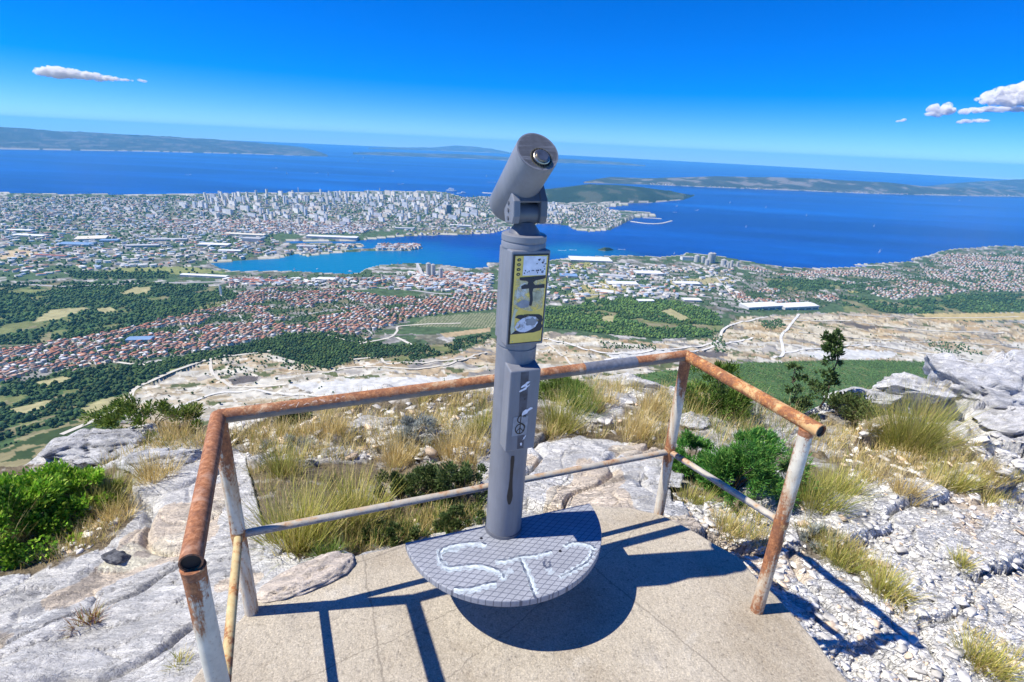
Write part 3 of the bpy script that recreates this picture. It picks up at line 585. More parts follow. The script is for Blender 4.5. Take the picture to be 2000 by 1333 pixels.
def G(x, y, full=False):
    r = np.hypot(x, y); a = np.degrees(np.arctan2(x, y)); re = np.interp(a, EAZ, ERE) * (1 + 0.05 * vn(a / 3.0, a * 0 + .5, 9))
    b = base_z(x, y); sc = np.minimum(1, re / np.maximum(r, .01)); be = base_z(x * sc, y * sc)
    over = np.maximum(r - re, 0); z = np.where(r > re, be - over * 0.62 - 0.30 * (over - np.log1p(over * 0.7)), b)
    rel, cr, gid = rock_relief(x, y); s = soil_mask(x, y)
    amp = np.clip(0.55 + 0.1 * r, 0.5, 1.6) * (1 + 0.9 * sstep(33, 40, a) * sstep(4, 6.5, r))
    z = z + rel * amp * (1 - 0.35 * s) - 0.012 * s + 0.012 * s * fbm(x * 14, y * 14, 113, 3)
    ins = pip(x, y, PLAT)
    dp = segdist(x, y, [tuple(p) for p in PLAT]); near = np.where(ins, 1.0, 1 - sstep(0.0, 0.32, dp))
    az_l = sstep(-0.55, -0.8, x)
    z = z * (1 - near * 0.75) + near * 0.75 * (-0.02 - 0.10 * (1 - az_l)) ; z = np.where(ins, np.minimum(z, -0.06), z)
    z = np.where(~ins & (dp < 0.1), np.minimum(z, 0.03), z)
    return (z, s, cr, gid) if full else z
def Gp(px, py):
    px = np.atleast_1d(np.asarray(px, float)); py = np.atleast_1d(np.asarray(py, float))
    d = FW[None] + (px[:, None] - 1000) / FPX * CX[None] - (py[:, None] - 666.5) / FPX * CU[None]
    hh = np.hypot(d[:, 0], d[:, 1]); out = np.zeros((len(px), 3)); done = np.zeros(len(px), bool)
    s = np.geomspace(0.8, 22, 420)
    for k in range(0, len(px), 400):
        dd = d[k:k + 400] / hh[k:k + 400, None]; X = dd[:, None, 0] * s; Y = dd[:, None, 1] * s; Z = CAMZ + dd[:, None, 2] * s
        g = G(X, Y); i = np.argmax(Z < g, 1); i = np.where(i == 0, len(s) - 1, i); ar = np.arange(len(dd))
        out[k:k + 400] = np.stack([X[ar, i], Y[ar, i], g[ar, i]], -1)
    return out
def build_ground():
    r = np.concatenate([np.geomspace(0.45, 14, 620), np.geomspace(14.3, 60, 40)]); az = np.radians(np.concatenate([np.linspace(-75, -52, 60), np.linspace(-51.9, 51.9, 860), np.linspace(52, 75, 60)]))
    D, A = np.meshgrid(r, az, indexing='ij'); x = (D * np.sin(A)).ravel(); y = (D * np.cos(A)).ravel()
    z, s, cr, gid = G(x, y, True)
    n = fbm(x * 2.5, y * 2.5, 121, 4); n2 = fbm(x * 11, y * 11, 122, 4)
    a = np.degrees(np.arctan2(x, y))
    rock = np.array([[0.77, 0.76, 0.735]]) * (0.93 + 0.16 * n + 0.18 * (gid - .5))[:, None]
    rock = np.where(((n > 0.2) & (n2 > 0.12))[:, None], rock * np.array([[0.62, 0.63, 0.66]]), rock)
    rock = np.where((fbm(x * 1.7 + 4, y * 1.7, 124, 3) > 0.34)[:, None], rock * np.array([[1.03, 0.90, 0.76]]), rock)
    # stony scree on the right: whiter
    soil = np.array([[0.235, 0.19, 0.125]]) * (1 + 0.35 * n2)[:, None]; soil = np.where((n2 > 0.2)[:, None], np.array([[0.42, 0.39, 0.34]]), soil)
    c = rock * (1 - s)[:, None] + soil * s[:, None]
    pg = proj(np.stack([x, y, z], -1)); scr = np.zeros(len(x)); scr = np.where(pip(pg[:, 0] + 40 * n, pg[:, 1] + 25 * n2, [(1380, 1060), (1500, 1010), (1600, 930), (1760, 900), (2400, 860), (2400, 1700), (1500, 1700)]), 1.0, 0.0) * (1 - s * .6); scr = np.maximum(scr, 0.22 * (1 - s)); scr = np.maximum(scr, 0.75 * (fbm(x * 1.2, y * 1.2, 131, 3) > 0.12) * (y > 2.4)) * np.clip((n + .9), .5, 1)
    o = mesh_np('ground', np.stack([x, y, z], -1), grid_faces(len(r), len(az)), MAT['rock'], True, np.clip(c, 0.02, 0.78), alpha=scr)
    tag(o, 'fractured white limestone summit with dry soil pockets', 'ground', kind='structure')
build_ground()

# concrete platform
def build_platform():
    P = []
    for i in range(len(PLAT)):
        a, b = PLAT[i], PLAT[(i + 1) % len(PLAT)]; m = max(1, int(np.linalg.norm(b - a) / 0.035))
        for j in range(m):
            q = a + (b - a) * j / m; k = 0.014 if i < len(PLAT_PX) - 1 else 0
            P.append(q + k * np.array([float(fbm(np.array([q[0] * 9]), np.array([q[1] * 9]), 7)[0]), float(fbm(np.array([q[0] * 9]), np.array([q[1] * 9]), 8)[0])]))
    m = MB(); m.prism([(p[0], p[1]) for p in P], (0, 0, 0), (np.array([1., 0, 0]), np.array([0, 1., 0]), np.array([0, 0, 1.])), -0.34, 0.0)
    o = m.build('platform', MAT['concrete'], bevel=0.012); tag(o, 'rough beige concrete viewing platform on the summit', 'platform', kind='structure')
build_platform()

# ------------------------------------------------------------------ railing
S = 1.125
def base(px, py): p = U(px, py); return np.array([p[0], p[1], 0.0])
FL, FR, NR = base(492, 1195), base(1287, 1000), base(1478, 1192)
NLt = U(374, 1093, 0.882); NL = np.array([NLt[0], NLt[1], 0.0])
def up(p, z): return np.array([p[0], p[1], z])
RT, RP, RM = 0.0250, 0.0255, 0.0150
def build_railing():
    R = empty('railing', tuple((FL + FR) / 2)); tag(R, 'rusty welded pipe railing round the front of the platform', 'railing')
    c = np.array((FL + FR) / 2)
    hz = {'FL': 0.883, 'FR': 0.90, 'NR': 0.894, 'NL': 0.882}
    for nm, p, tl in (('FL', FL, 0.883), ('FR', FR, 0.90), ('NR', NR, 0.894), ('NL', NL, 0.882)):
        m = MB(); pts = [up(p, -0.05) - c, up(p, 0.2) - c, up(p, tl - 0.022) - c]; m.tube(pts, RP, 24); o = m.build('post', MAT['post'], R, smooth=True)
        m = MB(); zz = 0.383 if nm != 'NR' else 0.457; m.tube([up(p, zz - .02) - c, up(p, zz) - c, up(p, zz + .02) - c], [RP * 1.005, RP * 1.07, RP * 1.005], 20); m.build('weld', MAT['rust_orange'], o, smooth=True)
        m = MB(); m.tube([up(p, tl - .045) - c, up(p, tl - .03) - c, up(p, tl - .02) - c], [RP * 1.005, RP * 1.03, RP * 1.08], 20); m.build('weld', MAT['rust_top'], o, smooth=True)
    def ext(a, b, e): d = b - a; return b + d / np.linalg.norm(d) * e
    a, b = up(FL, .883), up(FR, .90)
    m = MB(); n = 14; m.tube([a + (b - a) * i / n - c for i in range(n + 1)], RT, 28); m.build('top_rail', MAT['rust_front'], R, smooth=True)['label'] = 'long rusty front top rail'
    q = ext(up(FR, .90), up(NR, .894), 0.052); p0 = up(FR, .90)
    def open_pipe(p, q, mat, lab, capmat):
        m = MB(); m.tube([p - c, p + (q - p) * .5 - c, q - c], RT, 28, (True, False)); d = (q - p) / np.linalg.norm(q - p)
        m.tube([q - c, q - d * .05 - c], [RT * .84, RT * .84], 28, (False, False))
        m.tube([q - c, q + d * .0005 - c], [RT, RT * .84], 28, (False, False)); o = m.build('top_rail', mat, R, smooth=True); o['label'] = lab
        k = MB(); k.tube([q - d * .008 - c, q - d * .006 - c], RT * .845, 28); k.build('bore_shade_disc', capmat, o)  # black disc inside the mouth paints the shade of the hollow pipe
    open_pipe(p0, q, MAT['rust_orange'], 'orange rusty right top rail with open end', MAT['dark'])
    dl = up(NL, .882); open_pipe(up(FL, .883), ext(up(FL, .883), dl, 0.012), MAT['rust_top'], 'dark rusty left top rail with open end', MAT['dark'])
    for i, (p, q, mt, lab) in enumerate(((up(FL, .383), up(FR, .373), MAT['mid'], 'long thin front mid rail'), (up(FR, .373), up(NR, .457), MAT['mid'], 'thin right mid rail'), (up(FL, .383), up(NL, .40), MAT['midy'], 'yellowish left mid rail'))):
        m = MB(); m.tube([p + (q - p) * j / 8 - c for j in range(9)], RM, 20); m.build('mid_rail', mt, R, smooth=True)['label'] = lab
    for o in list(R.children): pass
    # bare paint patch on the front rail right of the telescope
    m = MB(); p1 = a + (b - a) * 0.72 - c; p2 = a + (b - a) * 0.855 - c; m.tube([p1, p2], RT + 0.0007, 28, (False, False)); m.build('bare_patch', plain('grey_bare_paint', (0.16, 0.17, 0.20), .45, 0, .25, 60), R, smooth=True)
    # scratched scribble on the front rail
    m = MB(); d = (b - a) / np.linalg.norm(b - a); side = np.array([d[1], -d[0], 0]); rnd = random.Random(2)
    for k in range(9):
        t0 = 0.10 + k * 0.013; pts = []
        for j in range(4):
            an = R_(rnd.uniform(20, 62)); pts.append(a + (b - a) * (t0 + rnd.uniform(0, .011)) - c + (RT + .0006) * (math.cos(an) * side + math.sin(an) * np.array([0, 0, 1.])))
        m.ribbon(pts, 0.0022, (side + np.array([0, 0, 1.])) / 1.414)
    m.build('scratches', plain('bright_scratch', (0.62, 0.45, 0.36), .6), R)
build_railing()

# ------------------------------------------------------------------ coin telescope
AX0 = np.array([0.0016, 1.864])
def AX(z): return np.array([AX0[0] + 0.0185 * (z - 0.225), AX0[1], z])
YAW = R_(21); F_ = np.array([-math.sin(YAW), math.cos(YAW), 0]); RR = np.array([math.cos(YAW), math.sin(YAW), 0]); ZZ = np.array([0, 0, 1.])
DZ = 0.2 * S
def build_telescope():
    T = empty('telescope', (0, 1.864, 0)); tag(T, 'grey coin operated viewing telescope with round step plate and box panels', 'telescope')
    O = np.array([0, 1.864, 0])
    def put(o): o.location = -O; return o
    m = MB(); m.tube([AX(-0.12), AX(DZ - .001)], 0.070, 32); put(m.build('foot', MAT['tel2'], T, smooth=True))
    zs = UY(1004, 684, 1.79)[2]; ztop = UY(1023, 492, 1.80)[2]
    m = MB(); m.tube([AX(DZ), AX(zs - .004)], 0.0765, 48); col = put(m.build('column', MAT['tel'], T, smooth=True))
    m = MB(); m.tube([AX(zs - .004), AX(zs + .004)], 0.0735, 48); m.tube([AX(zs + .004), AX(ztop + .01)], 0.0765, 48); put(m.build('upper_column', MAT['tel'], T, smooth=True))
    m = MB(); m.tube([AX(DZ), AX(DZ + .012)], [.082, .079], 40); put(m.build('base_ring', MAT['tel2'], T, smooth=True))
    # step plate: half disc, the straight edge behind the column
    CM = np.array([0.0, 1.689 * S]); t_ = np.array([0.93, 0.366]); n_ = np.array([0.366, -0.93]); Rd = 0.386 * S
    poly = [tuple(CM + t_ * Rd * math.cos(q) + n_ * (Rd * math.sin(q))) for q in np.linspace(0, math.pi, 72)]
    m = MB(); m.prism(poly, (0, 0, 0), (np.array([1., 0, 0]), np.array([0, 1., 0]), ZZ), DZ - 0.030, DZ); disc = m.build('step_plate', MAT['disc'], T, bevel=0.004); put(disc)
    for px, py in ((940, 1052), (1094, 1077)):
        m = MB(); p = U(px, py, DZ); m.tube([p - ZZ * .001, p + ZZ * .002], .006, 14); m.build('bolt', MAT['black'], disc)
    # graffiti on the plate, traced strokes (zoomed photograph coordinates)
    def W(q): return U(760 + q[0] * .28736, 950 + q[1] * .28736, DZ)
    def spray(strokes, wid, mat, nm, dz):
        g = MB()
        for st in strokes:
            pts = smooth_curve([W(q) + ZZ * dz for q in st], 6); n = len(pts); g.ribbon(pts, [wid * (0.75 + 0.3 * math.sin(i * 1.7) + .12 * math.sin(i * 4.1)) for i in range(n)], ZZ)
        return g.build(nm, mat, disc)
    def spray_mat(nm, c, thr, sw_, top=.8):
        k = NT(nm); v = k.coords(); n = k.noise(v, 38, 4, 0.65); tp = k.n('ShaderNodeBsdfTransparent'); k.set(c, 0.6); mx = k.n('ShaderNodeMixShader')
        k.l(k.ramp(n, [(thr - sw_, 0.0), (thr + sw_, top)]), mx.inputs[0]); k.l(tp.outputs[0], mx.inputs[1]); k.l(k.b.outputs[0], mx.inputs[2]); k.l(mx.outputs[0], k.out.inputs[0]); return k.m
    sw, sd = spray_mat('sprayed_white', (0.70, 0.80, 0.86), 0.47, .24, .7), spray_mat('sprayed_dark', (0.06, 0.08, 0.14), 0.47, .16)
    Sx = [(660, 395), (600, 378), (500, 385), (400, 405), (345, 440), (350, 500), (395, 545), (480, 540), (600, 530), (700, 552), (765, 585), (780, 625)]
    Sx2 = [(730, 650), (640, 665), (550, 690), (440, 690)]
    Tx = [(720, 505), (800, 500), (880, 478), (980, 468), (1040, 455), (1105, 438)]; Ty = [(885, 490), (910, 545), (945, 630), (965, 690), (982, 735), (996, 770)]
    Dx = [(1195, 405), (1240, 382), (1310, 384), (1375, 402), (1400, 425)]; Dy = [(1385, 435), (1375, 475), (1340, 520), (1280, 555), (1215, 590), (1165, 615)]
    Ap = [(1065, 495), (1050, 530), (1070, 555), (1092, 545), (1088, 510)]
    sh = lambda st, dx, dy: [(a + dx, b + dy) for a, b in st]
    spray([sh(Sx, 0, 12), sh(Sx2, 0, 12), sh(Tx, 0, 8), sh(Ty[:-1], 9, 0), sh(Dx, -3, 8), sh(Dy, -6, 4)], 0.021, spray_mat('sprayed_white_core', (0.78, 0.86, 0.90), 0.45, .24, .8), 'pale_graffiti_core', .0016)
    spray([sh(Sx, 0, 22), sh(Sx2, 0, 24), sh(Tx, 0, 14), sh(Ty[:-1], 16, 2), sh(Dx, -4, 14), sh(Dy, -8, 8), [(320, 450), (480, 425)], [(780, 600), (840, 570)], [(1080, 560), (1110, 600)], [(360, 520), (420, 570)]], 0.034, sw, 'pale_graffiti', .0012)
    spray([Sx, Sx2, Tx, Ty, Dx, Dy, Ap], 0.0125, sd, 'dark_graffiti', .0020)
    # upper box with the instruction panel
    fd = 0.079; hw = 0.0725
    zt, zb = UY(1038, 490, 1.79)[2], UY(1025, 675, 1.79)[2]; zc = (zt + zb) / 2
    def up_c(z): return AX(z)
    def boxlean(fdist, bdist, hw_, z0, z1, slope=0.0, nm='box', mat=None):
        V = []
        for z, fz in ((z0, 0), (z1, slope)):
            for (u, v) in ((-hw_, -fdist), (hw_, -fdist), (hw_, bdist), (-hw_, bdist)):
                p = AX(z) + RR * u + F_ * v; p[2] = z - (fz if v < 0 else 0); V.append(p)
        m = MB(); m.add(V, [(0, 3, 2, 1), (4, 5, 6, 7), (0, 1, 5, 4), (1, 2, 6, 5), (2, 3, 7, 6), (3, 0, 4, 7)]); return put(m.build(nm, mat or MAT['tel'], T, bevel=0.005))
    ub = boxlean(fd, 0.05, hw, zb, zt, 0, 'upper_box')
    def Pp(u, v, d=0.001, hw_=0.066, z0=None, z1=None, f=fd):
        z0 = zb + .010 if z0 is None else z0; z1 = zt - .012 if z1 is None else z1
        z = z0 + (z1 - z0) * v; return AX(z) + RR * ((u - .5) * 2 * hw_) - F_ * (f + d)
    def patch(poly, d, mat, nm, par, **kw):
        m = MB(); V = [Pp(u, v, d, **kw) for u, v in poly]; m.add(V, [tuple(range(len(V)))]); return m.build(nm, mat, par)
    m = MB(); V = [Pp(u, v, .0022) for u, v in ((0, 0), (1, 0), (1, 1), (0, 1))] + [Pp(u, v, -.001) for u, v in ((0, 0), (1, 0), (1, 1), (0, 1))]
    m.add(V, [(0, 1, 2, 3), (0, 4, 5, 1), (1, 5, 6, 2), (2, 6, 7, 3), (3, 7, 4, 0)]); pan = put(m.build('panel_frame', MAT['black'], T))
    e = .03; ye = patch([(e + .02, .012), (1 - e, .012), (1 - e, .985), (e + .02, .985)], .0032, MAT['yellow'], 'instruction_plate', pan)
    def blob(cx, cy, rx, ry, n=18, seed=0, amp=.25, rot=0):
        rg = random.Random(seed); out = []
        for i in range(n):
            q = 2 * math.pi * i / n; s_ = 1 + rg.uniform(-amp, amp) * .5; x_, y_ = rx * s_ * math.cos(q), ry * s_ * math.sin(q)
            out.append((cx + x_ * math.cos(rot) - y_ * math.sin(rot) * .4, cy + y_ * math.cos(rot) + x_ * math.sin(rot) * .4))
        return out
    patch([(.10, .36), (.30, .40), (.60, .37), (.92, .40), (.94, .60), (.90, .735), (.55, .75), (.12, .74), (.08, .5)], .0036, spray_mat('worn_pale_face', (0.70, 0.64, 0.42), .48, .12, .9), 'worn_face', pan)
    patch(blob(.30, .60, .16, .10, 16, 31, .5), .0038, spray_mat('bleached_face', (0.74, 0.73, 0.66), .44, .12, .9), 'worn_face', pan)
    patch([(.28, .775), (.93, .77), (.93, .975), (.28, .985)], .0040, MAT['white'], 'paper_label', pan)
    for i, v_ in enumerate((.945, .893, .842, .79)): patch(blob(.16, v_, .055, .017, 14, i, .05), .0040, MAT['black'], 'coin_mark', pan); patch(blob(.16, v_, .028, .008, 10, i, .05), .0046, MAT['brass'], 'coin_symbol', pan)
    rg = random.Random(5); SPK = spray_mat('gritty_black_spray', (0.03, 0.032, 0.045), 0.36, .07, 1.0); SWH = spray_mat('gritty_white_spray', (0.74, 0.74, 0.82), 0.40, .10, 1.0)
    for i in range(16): patch(blob(rg.uniform(.66, .92), rg.uniform(.79, .95), rg.uniform(.012, .035), rg.uniform(.004, .012), 7, i, .6), .0047, MAT['spraydark'], 'worn_print', pan)
    for i in range(6): patch(blob(rg.uniform(.3, .6), rg.uniform(.785, .83), rg.uniform(.015, .03), rg.uniform(.004, .01), 7, i + 40, .6), .0047, MAT['spraydark'], 'worn_print', pan)
    # black spray letters and pale blots
    patch([(.20, .755), (.95, .768), (.95, .735), (.66, .715), (.60, .695), (.66, .665), (.93, .672), (.95, .630), (.62, .628), (.60, .585), (.63, .50), (.60, .43), (.53, .44), (.54, .52), (.50, .60), (.49, .63), (.28, .625), (.26, .66), (.36, .68), (.44, .675), (.46, .70), (.40, .715), (.22, .725)], .0042, SPK, 'black_spray', pan)
    patch(blob(.36, .46, .20, .045, 14, 3, .3), .0040, MAT['sticker'], 'torn_sticker', pan); patch(blob(.75, .54, .16, .07, 14, 4, .4), .0040, plain('pale_smear', (0.46, 0.43, 0.28), .6, 0, .3, 60), 'pale_smear', pan)
    patch([(.02, .115), (.4, .118), (.72, .12), (.93, .14), (.98, .19), (.93, .225), (.97, .26), (.94, .31), (.85, .33), (.5, .34), (.22, .335), (.15, .31), (.3, .285), (.24, .16), (.02, .145)], .0042, SPK, 'black_spray', pan)
    patch(blob(.50, .225, .34, .088, 26, 8, .08, .2), .0050, SWH, 'white_spray', pan); patch(blob(.62, .25, .17, .05, 14, 9, .5), .0056, MAT['sticker'], 'grey_smear', pan)
    patch([(.06, .12), (.16, .15), (.14, .26), (.16, .36), (.22, .40), (.12, .41), (.06, .30), (.04, .18)], .0046, plain('pale_spray', (0.60, 0.60, 0.42), .6, 0, .2, 40), 'pale_spray', pan)
    for u, v in ((.09, .975), (.94, .975), (.12, .03), (.93, .03)): patch(blob(u, v, .018, .006, 8), .0050, MAT['steel'], 'screw', pan)
    m = MB(); p = AX(zc + .07) + RR * hw; m.tube([p, p + RR * .012], .016, 18); put(m.build('lock', MAT['tel2'], T, smooth=True))
    # lower coin box
    f2 = 0.112; hw2 = 0.0605; z1 = UY(1030, 724, 1.76)[2]; z0 = UY(1008, 879, 1.76)[2]
    lb = boxlean(f2, 0.02, hw2, z0, z1 + .028, .028, 'coin_box')
    kw = dict(hw_=hw2, z0=z0, z1=z1, f=f2)
    patch([(.40, 0.02), (.62, 0.02), (.60, .3), (.62, .6), (.60, .985), (.34, .985), (.36, .6), (.38, .3)], .0008, plain('faded_black_stripe', (0.07, 0.075, 0.10), .5, 0, .4, 30), 'dark_stripe', lb, **kw)
    for i, (u, v, a, b_, ro) in enumerate(((.52, .83, .13, .022, .5), (.47, .775, .15, .018, .4), (.55, .80, .10, .016, .6), (.62, .50, .16, .028, .3), (.54, .475, .10, .02, .2), (.62, .16, .08, .02, .9), (.52, .085, .035, .02, .3))):
        patch(blob(u, v, a, b_, 14, 20 + i, .8, ro), .0014 + i * .0001, MAT['white'], 'scratched_paint', lb, **kw)
    patch([(.18, .20), (.68, .20), (.70, .44), (.20, .44)], .0012, MAT['sticker'], 'sticker', lb, **kw)
    g = MB()
    def lp(u, v): return Pp(u, v, .0022, **kw)
    g.ribbon([lp(.44 + .15 * math.cos(q), .285 + .062 * math.sin(q)) for q in np.linspace(0, 2 * math.pi, 30)], .004, -F_)
    g.ribbon(smooth_curve([lp(.46, .47), lp(.36, .43), (lp(.36, .38)), lp(.52, .345), lp(.60, .31), lp(.57, .26)], 6), .0042, -F_); g.ribbon([lp(.45, .49), lp(.44, .225)], .0035, -F_); g.ribbon([lp(.32, .25), lp(.44, .30), lp(.56, .25)], .0035, -F_)
    for v in (.44, .455, .43): g.ribbon([lp(.52, v), lp(.62, v + .004)], .002, -F_)
    g.build('drawn_sign', MAT['black'], lb)
    patch(blob(.53, .655, .022, .008, 10), .0015, MAT['dark'], 'keyhole', lb, **kw)
    m = MB(); p = AX((z0 + z1) / 2 + .0) + RR * hw2 - F_ * .06; m.tube([p, p + RR * .014], .016, 18); put(m.build('side_lock', MAT['tel2'], T, smooth=True))
    # black drip on the column
    g = MB(); zz = UY(985, 985, 1.79)[2]; z9 = UY(992, 890, 1.79)[2]
    pts = []
    for i in range(12):
        z = z9 + (zz - z9) * i / 11; q = R_(12); p = AX(z) - F_ * 0 + (np.array([math.sin(q), -math.cos(q), 0])) * 0.0772; pts.append(p)
    g.ribbon(pts, [.012, .016, .014, .012, .013, .012, .014, .016, .02, .024, .02, .008], np.array([0.2, -1, 0])); put(g.build('black_drip', MAT['black'], col)); 
    for ch in col.children: ch.location = (0, 0, 0)
    # cap, neck, yoke
    zc0 = UY(1023, 487, 1.80)[2]; zc1 = UY(1023, 460, 1.84)[2]
    m = MB(); m.tube([AX(zc0 - .004), AX(zc0 + .012), AX(zc0 + .018), AX(zc0 + .022), AX(zc1), AX(zc1 + .004)], [.079, .080, .077, .080, .080, .074], 48); put(m.build('cap', MAT['tel'], T, smooth=True))
    zn = zc1 + .002; top = AX(zn)
    m = MB(); m.tube([top, top + ZZ * .012, top + ZZ * .042], [.058, .052, .030], 32); put(m.build('neck', MAT['tel2'], T, smooth=True))
    # barrel
    D1, D2 = 1.66, 1.93
    p0, p1 = UD(1050.5, 296, D1), UD(991, 403, D2); ax = (p1 - p0) / np.linalg.norm(p1 - p0); Rb = 0.0715
    b1 = np.cross(ax, RR); b1 /= np.linalg.norm(b1); b2 = np.cross(ax, b1)
    m = MB(); m.tube([p0 + ax * .006, p0 + ax * .01, p1 - ax * .004, p1], [Rb - .002, Rb, Rb, Rb - .003], 64, (False, False))
    m.tube([p0 + ax * .006, p0, p0, p0 + ax * .004], [Rb - .002, Rb - .001, Rb - .006, Rb - .0065], 64, (False, False)); m.tube([p1, p1 - ax * .03], [Rb - .003, Rb - .012], 64, (False, True))
    bar = put(m.build('barrel', MAT['tel'], T, smooth=True, auto=50))
    m = MB(); m.tube([p0 + ax * .004, p0 + ax * .008], Rb - .0055, 64); put(m.build('rear_cover', MAT['cover'], T))
    # eyepiece: offset towards the lower right of the cover
    e0 = p0 + ax * .004 + (UD(1056, 311, D1) - UD(1050.5, 296, D1)); EY = empty('eyepiece', (0, 0, 0)); EY.parent = T; put(EY)
    def ring(pts, mat, nm):
        m = MB(); m.tube([e0 - ax * t for t, _ in pts], [r for _, r in pts], 40, (False, False)); return m.build(nm, mat, EY, smooth=True)
    g = MB(); g.tube([e0, e0 - ax * .010], .0375, 40); g.build('knurled_ring', MAT['brass'], EY, smooth=True)
    g = MB()
    for i in range(22):
        q = 2 * math.pi * i / 22; cc_ = e0 - ax * .0108 + .031 * (math.cos(q) * b1 + math.sin(q) * b2); g.box(cc_, (.0032, .0032, .0008), (b1 * math.cos(q) + b2 * math.sin(q), -b1 * math.sin(q) + b2 * math.cos(q), ax))
    g.build('knurl_marks', MAT['black'], EY)
    ring([(.010, .0285), (.015, .028), (.017, .026), (.017, .0215), (.014, .020)], MAT['steel'], 'outer_ring'); ring([(.013, .0215), (.022, .0205), (.023, .0185), (.019, .0115), (.016, .0095)], MAT['steel'], 'inner_ring')
    g = MB(); g.tube([e0 - ax * .0145, e0 - ax * .0155], .0098, 32); g.build('lens', MAT['lens'], EY)
    # yoke under the barrel
    mid = p0 + ax * (np.linalg.norm(p1 - p0) * 0.60); h = top + ZZ * .066
    arms = []
    AW = 0.050
    for sgn in (-1, 1):
        m = MB(); prof = [(-.040, -.026), (.030, -.032), (.046, .0), (.046, .060), (.012, .118), (-.046, .050), (-.050, .0)]
        m.prism([(u, v) for u, v in prof], h + RR * sgn * AW, (F_, ZZ, RR), -.013, .013); arms.append(put(m.build('yoke_arm', MAT['tel'] if sgn < 0 else MAT['tel2'], T, bevel=.004)))  # arm away from the sun is darker: its shade put into the paint
    m = MB(); m.prism([(-.040, .045), (.04, .062), (.04, .10), (.010, .112), (-.042, .050)], h, (F_, ZZ, RR), -AW + .013, AW - .013); put(m.build('saddle', MAT['tel2'], T))  # darker tone paints in the shadow under the barrel
    m = MB(); m.tube([h - RR * (AW - .013) + ZZ * .004, h + RR * (AW - .013) + ZZ * .004], .036, 32); put(m.build('hinge', MAT['tel2'], T, smooth=True, auto=40))
    for v in (.04, .015, -.012): m = MB(); p = h - RR * (AW + .013) + ZZ * v; m.tube([p, p - RR * .0035], .007, 16); m.build('bolt', MAT['tel2'], arms[0], smooth=True)
    kT = 0.9714; T.scale = (kT, kT, kT); T.location = (0, 1.864 * kT, CAMZ * (1 - kT))
build_telescope()

# ------------------------------------------------------------------ plants
def blades(P, n, h, spread, tilt, cols, rng, wid=0.004, droop=0.5, heads=0.0):
    """grass blades from points P (m,3); returns V,F,C"""
    m = len(P); N = m * n; base_ = np.repeat(P, n, 0); q = rng.uniform(0, 2 * math.pi, N); rad = spread * np.sqrt(rng.random(N))
    dirn = np.stack([np.cos(q), np.sin(q), np.zeros(N)], -1); b0 = base_ + dirn * rad[:, None]; b0[:, 2] -= 0.01
    L = h * rng.uniform(0.45, 1.1, N); ti = np.radians(np.clip(tilt * (rad / max(spread, 1e-6)) * rng.uniform(.6, 1.5, N) + rng.normal(0, 7, N), -10, 80))
    q2 = q + rng.normal(0, 0.5, N); dirn = np.stack([np.cos(q2), np.sin(q2), np.zeros(N)], -1); side = np.stack([-np.sin(q2 + rng.normal(0, .9, N)), np.cos(q2), np.zeros(N)], -1); side /= np.linalg.norm(side, axis=1)[:, None]
    V = []; ns = 4; p = b0
    for k in range(ns):
        w_ = wid * (1 - k / (ns - 0.7)) * (0.7 + 0.6 * rng.random(N)); V.append(p - side * w_[:, None] / 2); V.append(p + side * w_[:, None] / 2)
        t = ti + np.radians(droop * 38 * (k + .5) / ns) * rng.uniform(.4, 1.3, N); step = dirn * np.sin(t)[:, None] + np.array([[0, 0, 1.]]) * np.cos(t)[:, None]; p = p + step * (L / (ns - 1))[:, None]
    V = np.stack(V, 1); F = []
    i0 = np.arange(N)[:, None] * (2 * ns)
    for k in range(ns - 1): F.append(i0 + np.array([[2 * k, 2 * k + 1, 2 * k + 3, 2 * k + 2]]))
    ci = rng.integers(0, len(cols), N); c = np.asarray(cols)[ci] * rng.uniform(.7, 1.3, (N, 1)); fade = np.repeat(np.linspace(0.85, 1.15, ns), 2)[None, :, None]
    C = c[:, None, :] * np.ones_like(fade)
    return V.reshape(-1, 3), np.concatenate(F), C.reshape(-1, 3)
STRAW = [(0.74, 0.58, 0.26), (0.64, 0.49, 0.20), (0.54, 0.43, 0.16), (0.78, 0.65, 0.36)]
OLIVE = [(0.33, 0.34, 0.07), (0.42, 0.40, 0.10), (0.25, 0.29, 0.06), (0.56, 0.47, 0.18)]
GREEN = [(0.15, 0.25, 0.04), (0.21, 0.31, 0.055), (0.12, 0.20, 0.04), (0.36, 0.37, 0.10)]
SILVER = [(0.36, 0.39, 0.36), (0.44, 0.46, 0.42), (0.28, 0.31, 0.27)]
def clump(px, py, n, h, spread, tilt, cols, lab, seed, wid=0.004, droop=.5, grp=None, name='grass_clump', cat='grass clump'):
    rng = np.random.default_rng(seed); P = Gp(px, py)[0]; k = max(1, int(n / 30)); a = rng.uniform(0, 6.28, k); rr = spread * 0.7 * np.sqrt(rng.random(k))
    pts = np.stack([P[0] + rr * np.cos(a), P[1] + rr * np.sin(a), np.zeros(k)], -1); pts[:, 2] = np.maximum(G(pts[:, 0], pts[:, 1]), P[2] - .05)
    Vs, Fs, Cs, off = [], [], [], 0
    for q in pts:
        out = (q - P)[:2] / (spread + 1e-6); V, F, C = blades(q[None], 30, h, spread * .35, tilt, cols, rng, wid, droop)
        z = (V[:, 2] - q[2]); V[:, 0] += out[0] * z * math.tan(R_(tilt)) * .55; V[:, 1] += out[1] * z * math.tan(R_(tilt)) * .55
        Vs.append(V); Fs.append(F + off); Cs.append(C); off += len(V)
    V = np.concatenate(Vs); o = mesh_np(name, V - P, np.concatenate(Fs), MAT['grassm'], False, np.concatenate(Cs), loc=P); tag(o, lab, cat, grp); return o
